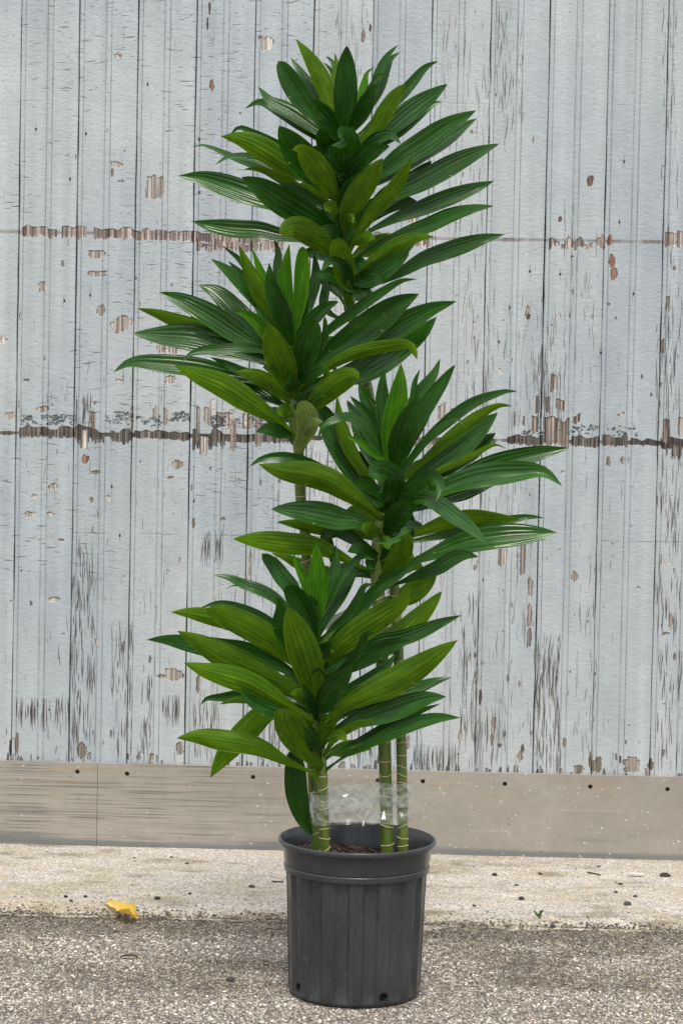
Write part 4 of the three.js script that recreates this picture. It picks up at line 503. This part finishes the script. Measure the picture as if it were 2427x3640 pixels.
{
  const plant = thing('dracaena_plant', 'tall four caned dracaena with tiered crowns of glossy strap leaves in the grey pot', 'plant');
  const N = 256, col = new Uint8Array(N * N * 4);
  for (let y = 0; y < N; y++) for (let x = 0; x < N; x++) { const f = fbm(x * 0.05, y * 0.012, 4) - 0.5, st = noise(x * 0.5, y * 0.05) - 0.5, h = hash(x, y) - 0.5, br = sst(0.56, 0.75, fbm(x * 0.03 + 40, y * 0.05, 3)), k = 1 + 0.5 * f + 0.2 * st + 0.12 * h, o = (y * N + x) * 4; col[o] = clamp(lerp(80, 104, br) * k, 0, 255); col[o + 1] = clamp(lerp(104, 98, br) * k, 0, 255); col[o + 2] = clamp(lerp(28, 44, br) * k, 0, 255); col[o + 3] = 255; }
  const cm = phy({ map: dataTex(col, N, N, true), roughness: 0.42, clearcoat: 0.2, clearcoatRoughness: 0.4 }), ringM = std({ color: new THREE.Color().setRGB(0.56, 0.45, 0.29), roughness: 0.85 });
  // ring scars: a few shared variants
  const rings = [0, 1, 2, 3].map((v) => {
    const pts = []; for (let i = 0; i < 20; i++) { const a = i / 20 * Math.PI * 2; pts.push(new THREE.Vector3(Math.cos(a) * 1.02, (0.16 + 0.1 * v) * Math.sin(a + v * 1.9) + 0.14 * (noise(i * 0.9 + v * 20, v) - 0.5), Math.sin(a) * 1.02)); }
    return new THREE.TubeGeometry(new THREE.CatmullRomCurve3(pts, true), 30, 0.085, 5, true);
  });
  const canes = {
    A: [[[931, 2010, 0.03], [926, 1958, 0.03], [921, 1700, 0.02], [911, 1440, 0.0], [884, 1150, -0.07], [842, 880, -0.085], [808, 720, -0.05], [795, 620, -0.03], [787, 500, -0.03], [788, 400, -0.03], [790, 305, -0.03]], 0.0091, 0.0185],
    B: [[[731, 2010, 0.0], [727, 1945, 0.0], [719, 1800, -0.01], [704, 1400, -0.02], [702, 1240, -0.015], [691, 1150, -0.01], [685, 1030, -0.01], [668, 920, -0.01], [668, 795, -0.01]], 0.0094, 0.034],
    C: [[[894, 2010, 0.02], [890, 1955, 0.02], [882, 1690, 0.015], [872, 1400, 0.005], [863, 1290, 0.0], [874, 1215, 0.0], [890, 1150, 0.0], [902, 1085, 0.0]], 0.0112, 0.026],
    D: [[[751, 2010, 0.045], [747, 1955, 0.045], [741, 1790, 0.05], [736, 1720, 0.05], [724, 1630, 0.05], [727, 1510, 0.05], [723, 1450, 0.05]], 0.0086, 0.0175],
  };
  for (const [id, [pts, rad, gap]] of Object.entries(canes)) {
    const curve = new THREE.CatmullRomCurve3(pts.map(([x, y, z]) => atP(x, y, z)), false, 'centripetal'), L = curve.getLength(), NS = 90, NR = 16, pos = [], uv = [], idx = [];
    const fr = curve.computeFrenetFrames(NS, false), rAt = (t) => rad * (1 + 0.05 * (noise(t * 40, 3) - 0.5)) * lerp(1, 0.35, sst(0.93, 1, t));
    for (let j = 0; j <= NS; j++) { const p = curve.getPointAt(j / NS); for (let i = 0; i <= NR; i++) { const a = i / NR * Math.PI * 2, r = rAt(j / NS), s = Math.cos(a), c = Math.sin(a), n = fr.normals[j], b = fr.binormals[j]; pos.push(p.x + r * (s * n.x + c * b.x), p.y + r * (s * n.y + c * b.y), p.z + r * (s * n.z + c * b.z)); uv.push(i / NR, j / NS * L / 0.12); } }
    for (let j = 0; j < NS; j++) for (let i = 0; i < NR; i++) { const a = j * (NR + 1) + i, b = a + 1, c = a + NR + 1, d = c + 1; idx.push(a, d, b, a, c, d); }
    const g = new THREE.BufferGeometry(); g.setAttribute('position', new THREE.Float32BufferAttribute(pos, 3)); g.setAttribute('uv', new THREE.Float32BufferAttribute(uv, 2)); g.setIndex(idx); g.computeVertexNormals();
    const cane = add(plant, 'cane', g, cm);
    cane.userData.label = { A: 'thin closely ringed cane rising behind to the tallest crown', B: 'left cane with the mid height crown', C: 'thickest cane with the right hand crown', D: 'short front cane with the lowest crown' }[id];
    const end = { A: 0.80, B: 0.72, C: 0.72, D: 0.40 }[id]; let k = 0;
    for (let s = 0.012; s < L * end; s += gap * rr(0.75, 1.3)) { const t = s / L, p = curve.getPointAt(t), r = rAt(t), m = add(cane, k ? 'ring_scar_' + String(k).padStart(3, '0') : 'ring_scar', rings[Math.floor(rnd() * 4)], ringM); m.position.copy(p); m.quaternion.setFromUnitVectors(new THREE.Vector3(0, 1, 0), curve.getTangentAt(t)); m.rotateY(rr(0, 6.28)); m.scale.setScalar(r); k++; }
    for (const spec of CROWNS[id].leaves) leaf(cane, CROWNS[id].z, spec);
    // leaves at the back of the crown, seen only between the others
    const [x0, y0, x1, y1, nb] = { A: [790, 350, 800, 695, 30], B: [668, 830, 684, 1010, 18], C: [901, 1110, 864, 1340, 24], D: [724, 1490, 739, 1740, 22] }[id];
    for (let i = 0; i < nb; i++) {
      const f = (i + 0.5) / nb, bx = lerp(x0, x1, f), by = lerp(y0, y1, f), th = (i * 137.5 + 20) * Math.PI / 180, ox = Math.cos(th), len = Math.sin(th) > 0 ? rr(85, 140) : rr(60, 105), rise = lerp(0.95, 0.35, f), ex = bx + ox * len, ey = by - rise * len * rr(0.5, 0.9) + 6, dz2 = Math.sin(th) > 0 ? -rr(0.05, 0.12) : rr(0.02, 0.08);
      leaf(cane, CROWNS[id].z, [0, i % 3 ? 'm' : 'y', rr(30, 42), rr(0, 20), dz2, 'n', ex, ey + 10, lerp(bx, ex, 0.72), lerp(by, ey, 0.80), lerp(bx, ex, 0.35), lerp(by, ey, 0.45), bx, by]);
    }
  }
}

// ------------------------------------------------------------------ clear tape wound round the canes
{
  const tape = thing('packing_tape', 'clear crinkled packing tape wound round the canes above the pot', 'tape');
  const film = phy({ color: 0xf4f6f4, transmission: 0.89, thickness: 0, roughness: 0.10, ior: 1.5, side: THREE.DoubleSide });
  const ribbon = (cv, closed, yAt, hh, name, ph, n, m, loose, parent) => {
    const pos = [], idx = [], N2 = new THREE.Vector3();
    for (let i = 0; i <= n; i++) for (let j = 0; j <= m; j++) {
      const ii = closed && i === n ? 0 : i, inner = j > 0 && j < m, ti = clamp((i + (inner && i && i < n ? 0.8 * (hash(ii + ph, j) - 0.5) : 0)) / n), v = clamp((j + (inner ? 0.8 * (hash(ii + ph + 31, j + 7) - 0.5) : 0)) / m);
      const p = cv.getPointAt(ti), t = cv.getTangentAt(ti); N2.set(-t.z, 0, t.x).normalize();
      const w = loose * ((hash(ii + ph + 5, j + 3) - 0.5) + 1.2 * (fbm(ii * 0.13 + ph, v * 2, 2) - 0.5));
      pos.push(p.x + N2.x * w, p.y + yAt(p) - hh + 2 * hh * v + (inner ? 0 : 0.0012 * (noise(ii * 0.2 + ph, j) - 0.5)), p.z + N2.z * w);
    }
    for (let i = 0; i < n; i++) for (let j = 0; j < m; j++) { const a = i * (m + 1) + j, b = a + 1, c = a + m + 1, d = c + 1; if (hash(i * 3 + ph, j) > 0.5) idx.push(a, c, d, a, d, b); else idx.push(a, c, b, b, c, d); }
    let g = new THREE.BufferGeometry(); g.setAttribute('position', new THREE.Float32BufferAttribute(pos, 3)); g.setIndex(idx); g = g.toNonIndexed(); g.computeVertexNormals();
    return add(parent, name, g, film);
  };
  const loop = (yT, yB, xl, xr, name, ph) => {
    const PL = (x) => 613.7 + x * 0.2678, PYv = (y) => 1679.6 + y * 0.2678;
    const A = atP(PL(xl), PYv((yT + yB) / 2), 0.035), B = atP(PL(xr), PYv((yT + yB) / 2), 0.03), hh = (yB - yT) * 0.2678 * K / FP * 3.43 / 2;
    const path = [[A.x, 0.01], [A.x + 0.004, 0.052], [A.x + 0.030, 0.062], [A.x + 0.045, 0.054], [(A.x + B.x) / 2, 0.048], [B.x - 0.055, 0.038], [B.x - 0.02, 0.043], [B.x - 0.003, 0.042], [B.x + 0.001, 0.03], [B.x - 0.006, 0.016], [B.x - 0.035, 0.006], [(A.x + B.x) / 2, 0.0], [A.x + 0.02, -0.012], [A.x + 0.004, -0.012]];
    const cv = new THREE.CatmullRomCurve3(path.map(([x, z]) => new THREE.Vector3(x, 0, z)), true, 'centripetal');
    ribbon(cv, true, (p) => A.y + (B.y - A.y) * clamp((p.x - A.x) / (B.x - A.x)), hh, name, ph, 58, 5, 0.0078, tape);
  };
  loop(528, 786, 384, 1214, 'tape_turn', 3); loop(440, 640, 470, 1213, 'tape_turn_001', 47);
  const tab = new THREE.BoxGeometry(0.0022, 0.010, 0.0008); const m = add(tape, 'loose_tab', tab, std({ color: 0xf2f2ee, roughness: 0.5 })); m.position.copy(atP(613.7 + 824 * 0.2678, 1679.6 + 787 * 0.2678, 0.05)); m.rotation.z = -0.1;
  const strip = thing('tape_strip', 'narrow grey strip of old tape slung between canes behind the lowest crown', 'tape');
  const cv = new THREE.CatmullRomCurve3([[608, 1514], [655, 1488], [730, 1445], [800, 1408], [860, 1380]].map(([x, y], i) => atP(x, y, -0.03 + 0.008 * i)), false, 'centripetal');
  ribbon(cv, false, () => 0, 0.009, 'strip', 90, 30, 3, 0.0012, strip).material = phy({ color: 0xb9bcb8, transmission: 0.35, thickness: 0, roughness: 0.5, side: THREE.DoubleSide });
}

// ------------------------------------------------------------------ small things on the ground
{
  // fallen yellow leaf, curled
  const lf = thing('fallen_leaf', 'curled yellow fallen leaf lying where the asphalt meets the concrete', 'leaf');
  const a = onGround(385, 3230), b = onGround(492, 3290), L = a.distanceTo(b), nx = 22, ny = 12, pos = [], col = [], idx = [];
  for (let i = 0; i <= nx; i++) for (let j = 0; j <= ny; j++) {
    const t = i / nx, u = j / ny * 2 - 1, w = 0.026 * Math.pow(Math.sin(Math.PI * clamp(0.12 + t * 0.86)), 0.6) * (1 + 0.09 * Math.sin(t * 17 + (u < 0 ? 0 : 2))), curl = 2.4 * sst(0.45, 1, t);
    const ang = u * (0.5 + curl * 0.55); pos.push(L * t, 0.004 + 0.022 * (1 - Math.cos(ang)) * 0.8 + 0.008 * Math.sin(t * 3.1) + 0.006 * (u > 0.3 ? t : 0), w * Math.sin(ang) * 0.9);
    const k = 0.85 + 0.3 * fbm(t * 8, u * 5, 3), mid = Math.exp(-u * u * 200) * 0.2; col.push(0.82 * k - mid * 0.1, 0.55 * k - mid * 0.25, 0.06 * k);
  }
  for (let i = 0; i < nx; i++) for (let j = 0; j < ny; j++) { const p = i * (ny + 1) + j, q = p + 1, r = p + ny + 1, s = r + 1; idx.push(p, q, s, p, s, r); }
  const g = new THREE.BufferGeometry(); g.setAttribute('position', new THREE.Float32BufferAttribute(pos, 3)); g.setAttribute('color', new THREE.Float32BufferAttribute(col, 3)); g.setIndex(idx); g.computeVertexNormals();
  lf.position.copy(a); lf.rotation.y = -Math.atan2(b.z - a.z, b.x - a.x);
  add(lf, 'blade', g, phy({ vertexColors: true, roughness: 0.8, transmission: 0.35, thickness: 0, side: THREE.DoubleSide }));
  g.rotateX(0.5); g.translate(0, 0.010, 0);
  const st = new THREE.TubeGeometry(new THREE.CatmullRomCurve3([new THREE.Vector3(0.012, 0.022, 0), new THREE.Vector3(-0.006, 0.027, -0.002), new THREE.Vector3(-0.018, 0.036, -0.004)]), 10, 0.0009, 6);
  add(lf, 'stalk', st, std({ color: new THREE.Color().setRGB(0.55, 0.38, 0.05), roughness: 0.7 }));
}
const flatLeaf = (L, w, bend) => { const pos = [], idx = [], n = 12, m = 6; for (let i = 0; i <= n; i++) for (let j = 0; j <= m; j++) { const t = i / n, u = j / m * 2 - 1; pos.push(L * (t - 0.5), 0.003 + bend * (1 - Math.pow(2 * t - 1, 2)) + 0.003 * u * u, u * w * Math.pow(Math.sin(Math.PI * clamp(t, 0.02, 0.98)), 0.8)); } for (let i = 0; i < n; i++) for (let j = 0; j < m; j++) { const p = i * (m + 1) + j, q = p + 1, r = p + m + 1, s = r + 1; idx.push(p, q, s, p, s, r); } const g = new THREE.BufferGeometry(); g.setAttribute('position', new THREE.Float32BufferAttribute(pos, 3)); g.setIndex(idx); g.computeVertexNormals(); return g; };
{
  const brown = std({ color: new THREE.Color().setRGB(0.11, 0.07, 0.045), roughness: 0.9, side: THREE.DoubleSide });
  const d = add(scene, 'dead_leaf', flatLeaf(0.034, 0.0045, 0.004), brown); d.position.copy(onGround(459, 3411)); d.rotation.y = 0.1; tag(d, 'small flat brown dead leaf on the asphalt below the yellow leaf', 'leaf');
  const pod = add(scene, 'dry_pod', flatLeaf(0.030, 0.0028, 0.005), std({ color: new THREE.Color().setRGB(0.3, 0.24, 0.17), roughness: 0.9, side: THREE.DoubleSide })); pod.position.copy(onGround(628, 3317)); tag(pod, 'pale tan sliver of dry leaf right of the yellow leaf', 'leaf');
  const scrap = add(scene, 'paper_scrap', (() => { const g = new THREE.BoxGeometry(0.034, 0.0012, 0.012, 10, 1, 3), p = g.attributes.position; for (let i = 0; i < p.count; i++) p.setY(i, p.getY(i) + 0.004 + 0.004 * noise(p.getX(i) * 140, 3) + 0.003 * noise(p.getZ(i) * 200, p.getX(i) * 90)); g.computeVertexNormals(); return g; })(), std({ color: 0xe4e4e0, roughness: 0.8 }));
  scrap.position.copy(onGround(2260, 3118, 0.011)); tag(scrap, 'crumpled white paper scrap on the concrete strip at far right', 'paper');
  const twig = (pts, r, label, color = 0.05) => { const m = add(scene, numbered('twig'), new THREE.TubeGeometry(new THREE.CatmullRomCurve3(pts.map(([x, y, h]) => onGround(x, y, h))), 16, r, 6), std({ color: new THREE.Color().setRGB(color * 1.3, color * 0.85, color * 0.6), roughness: 0.9 })); tag(m, label, 'twig', 'twigs on the ground'); };
  twig([[2085, 3100, 0.016], [2105, 3104, 0.014], [2132, 3111, 0.013]], 0.0018, 'short dark twig left of the white paper scrap');
  twig([[965, 3133, 0.015], [985, 3134, 0.014], [1008, 3134, 0.014]], 0.0016, 'short brown twig touching the pot on its left');
  twig([[943, 3300, 0.004], [975, 3303, 0.003], [1005, 3301, 0.004]], 0.0012, 'thin reddish twig on the asphalt left of the pot', 0.07);
  twig([[80, 3306, 0.003], [92, 3325, 0.003], [125, 3338, 0.004], [215, 3342, 0.003]], 0.0009, 'fine pale curved stem on the asphalt at far left', 0.22);
  // clod and pebbles
  const peb = (s, seed2) => { const g = new THREE.IcosahedronGeometry(1, 2), p = g.attributes.position; for (let i = 0; i < p.count; i++) { const x = p.getX(i), y = p.getY(i), z = p.getZ(i), k = 0.7 + 0.6 * fbm(x * 1.3 + y + seed2, z * 1.3 - y + seed2, 3); p.setXYZ(i, x * k * s * 1.25, Math.max(y * k * s * 0.75, -s * 0.35), z * k * s); } g.computeVertexNormals(); return g; };
  const clod = add(scene, 'soil_clod', peb(0.0095, 3), std({ color: new THREE.Color().setRGB(0.06, 0.04, 0.03), roughness: 0.95 })); clod.position.copy(onGround(2362, 3112, 0.014)); tag(clod, 'lumpy brown soil clod beside the white paper scrap', 'clod');
  const shapes = [peb(1, 5), peb(1, 9), peb(1, 14)], pmats = [0.02, 0.035, 0.06].map((k) => std({ color: new THREE.Color().setRGB(k, k * 0.92, k * 0.88), roughness: 0.9 }));
  const ORD = 'first second third fourth fifth sixth seventh eighth ninth tenth eleventh twelfth thirteenth fourteenth fifteenth sixteenth'.split(' '), sides = [0, 0, 0];
  for (const [x, y, s] of [[1757, 3113, 6.5], [1919, 3109, 4.5], [1682, 3083, 2.5], [2126, 3083, 4.5], [2046, 3091, 2.5], [2188, 3140, 3], [2204, 3145, 5], [2187, 3173, 4.5], [2256, 3188, 4.5], [2228, 3215, 7], [1852, 3196, 5.5], [1834, 3148, 3.5], [1755, 3280, 7], [2074, 3241, 4.5], [1684, 3220, 3], [560, 3195, 5.5], [895, 3154, 5.5], [665, 3072, 4.5], [305, 3188, 4], [235, 3188, 4], [254, 3203, 3.5], [675, 3178, 3.5], [586, 3046, 3], [610, 3050, 4], [480, 3064, 3], [478, 3052, 3.5], [818, 3484, 7], [1880, 3297, 5], [615, 3300, 4.5], [168, 3030, 3]].sort((a, b) => a[0] - b[0])) {
    const strip = y < 3235, m = add(scene, numbered('pebble'), shapes[Math.floor(rnd() * 3)], pmats[Math.floor(rnd() * 3)]); m.position.copy(onGround(x, y, strip ? 0.011 : 0.001)); m.position.y += s * 0.0002; m.scale.setScalar(s * 0.001); m.rotation.y = rr(0, 6.3);
    const side = strip ? (x < 1200 ? 0 : 1) : 2; tag(m, ORD[sides[side]++] + ' dark pebble ' + ['from the left edge, on the concrete strip left of the pot', 'counted from the pot, on the concrete strip right of it', 'from the left edge, lying on the speckled asphalt'][side], 'pebble', strip ? 'dark pebbles on the concrete strip' : 'dark pebbles on the asphalt');
  }
  // weed sprout at the joint
  const w = thing('weed_sprout', 'tiny green weed sprouting at the concrete edge right of the pot', 'plant'), p0 = onGround(1918, 3283); w.position.copy(p0);
  const gm = phy({ color: new THREE.Color().setRGB(0.06, 0.16, 0.03), roughness: 0.85, transmission: 0.25, thickness: 0, side: THREE.DoubleSide });
  add(w, 'stem', new THREE.TubeGeometry(new THREE.CatmullRomCurve3([new THREE.Vector3(0, -0.002, 0), new THREE.Vector3(0.001, 0.012, 0), new THREE.Vector3(0.003, 0.02, 0)]), 8, 0.0007, 5), gm);
  for (const [y, rz, L] of [[0.014, 2.2, 0.022], [0.018, 1.1, 0.013], [0.012, 1.9, 0.012], [0.016, 1.5, 0.014]]) { const g = flatLeaf(L, L * 0.22, 0.001); g.translate(L / 2, -0.003, 0); const m = add(w, 'leaf', g, gm); m.position.set(0.0015, y, 0); m.rotation.set(0.5, 0, rz); }
}

renderer.render(scene, camera);
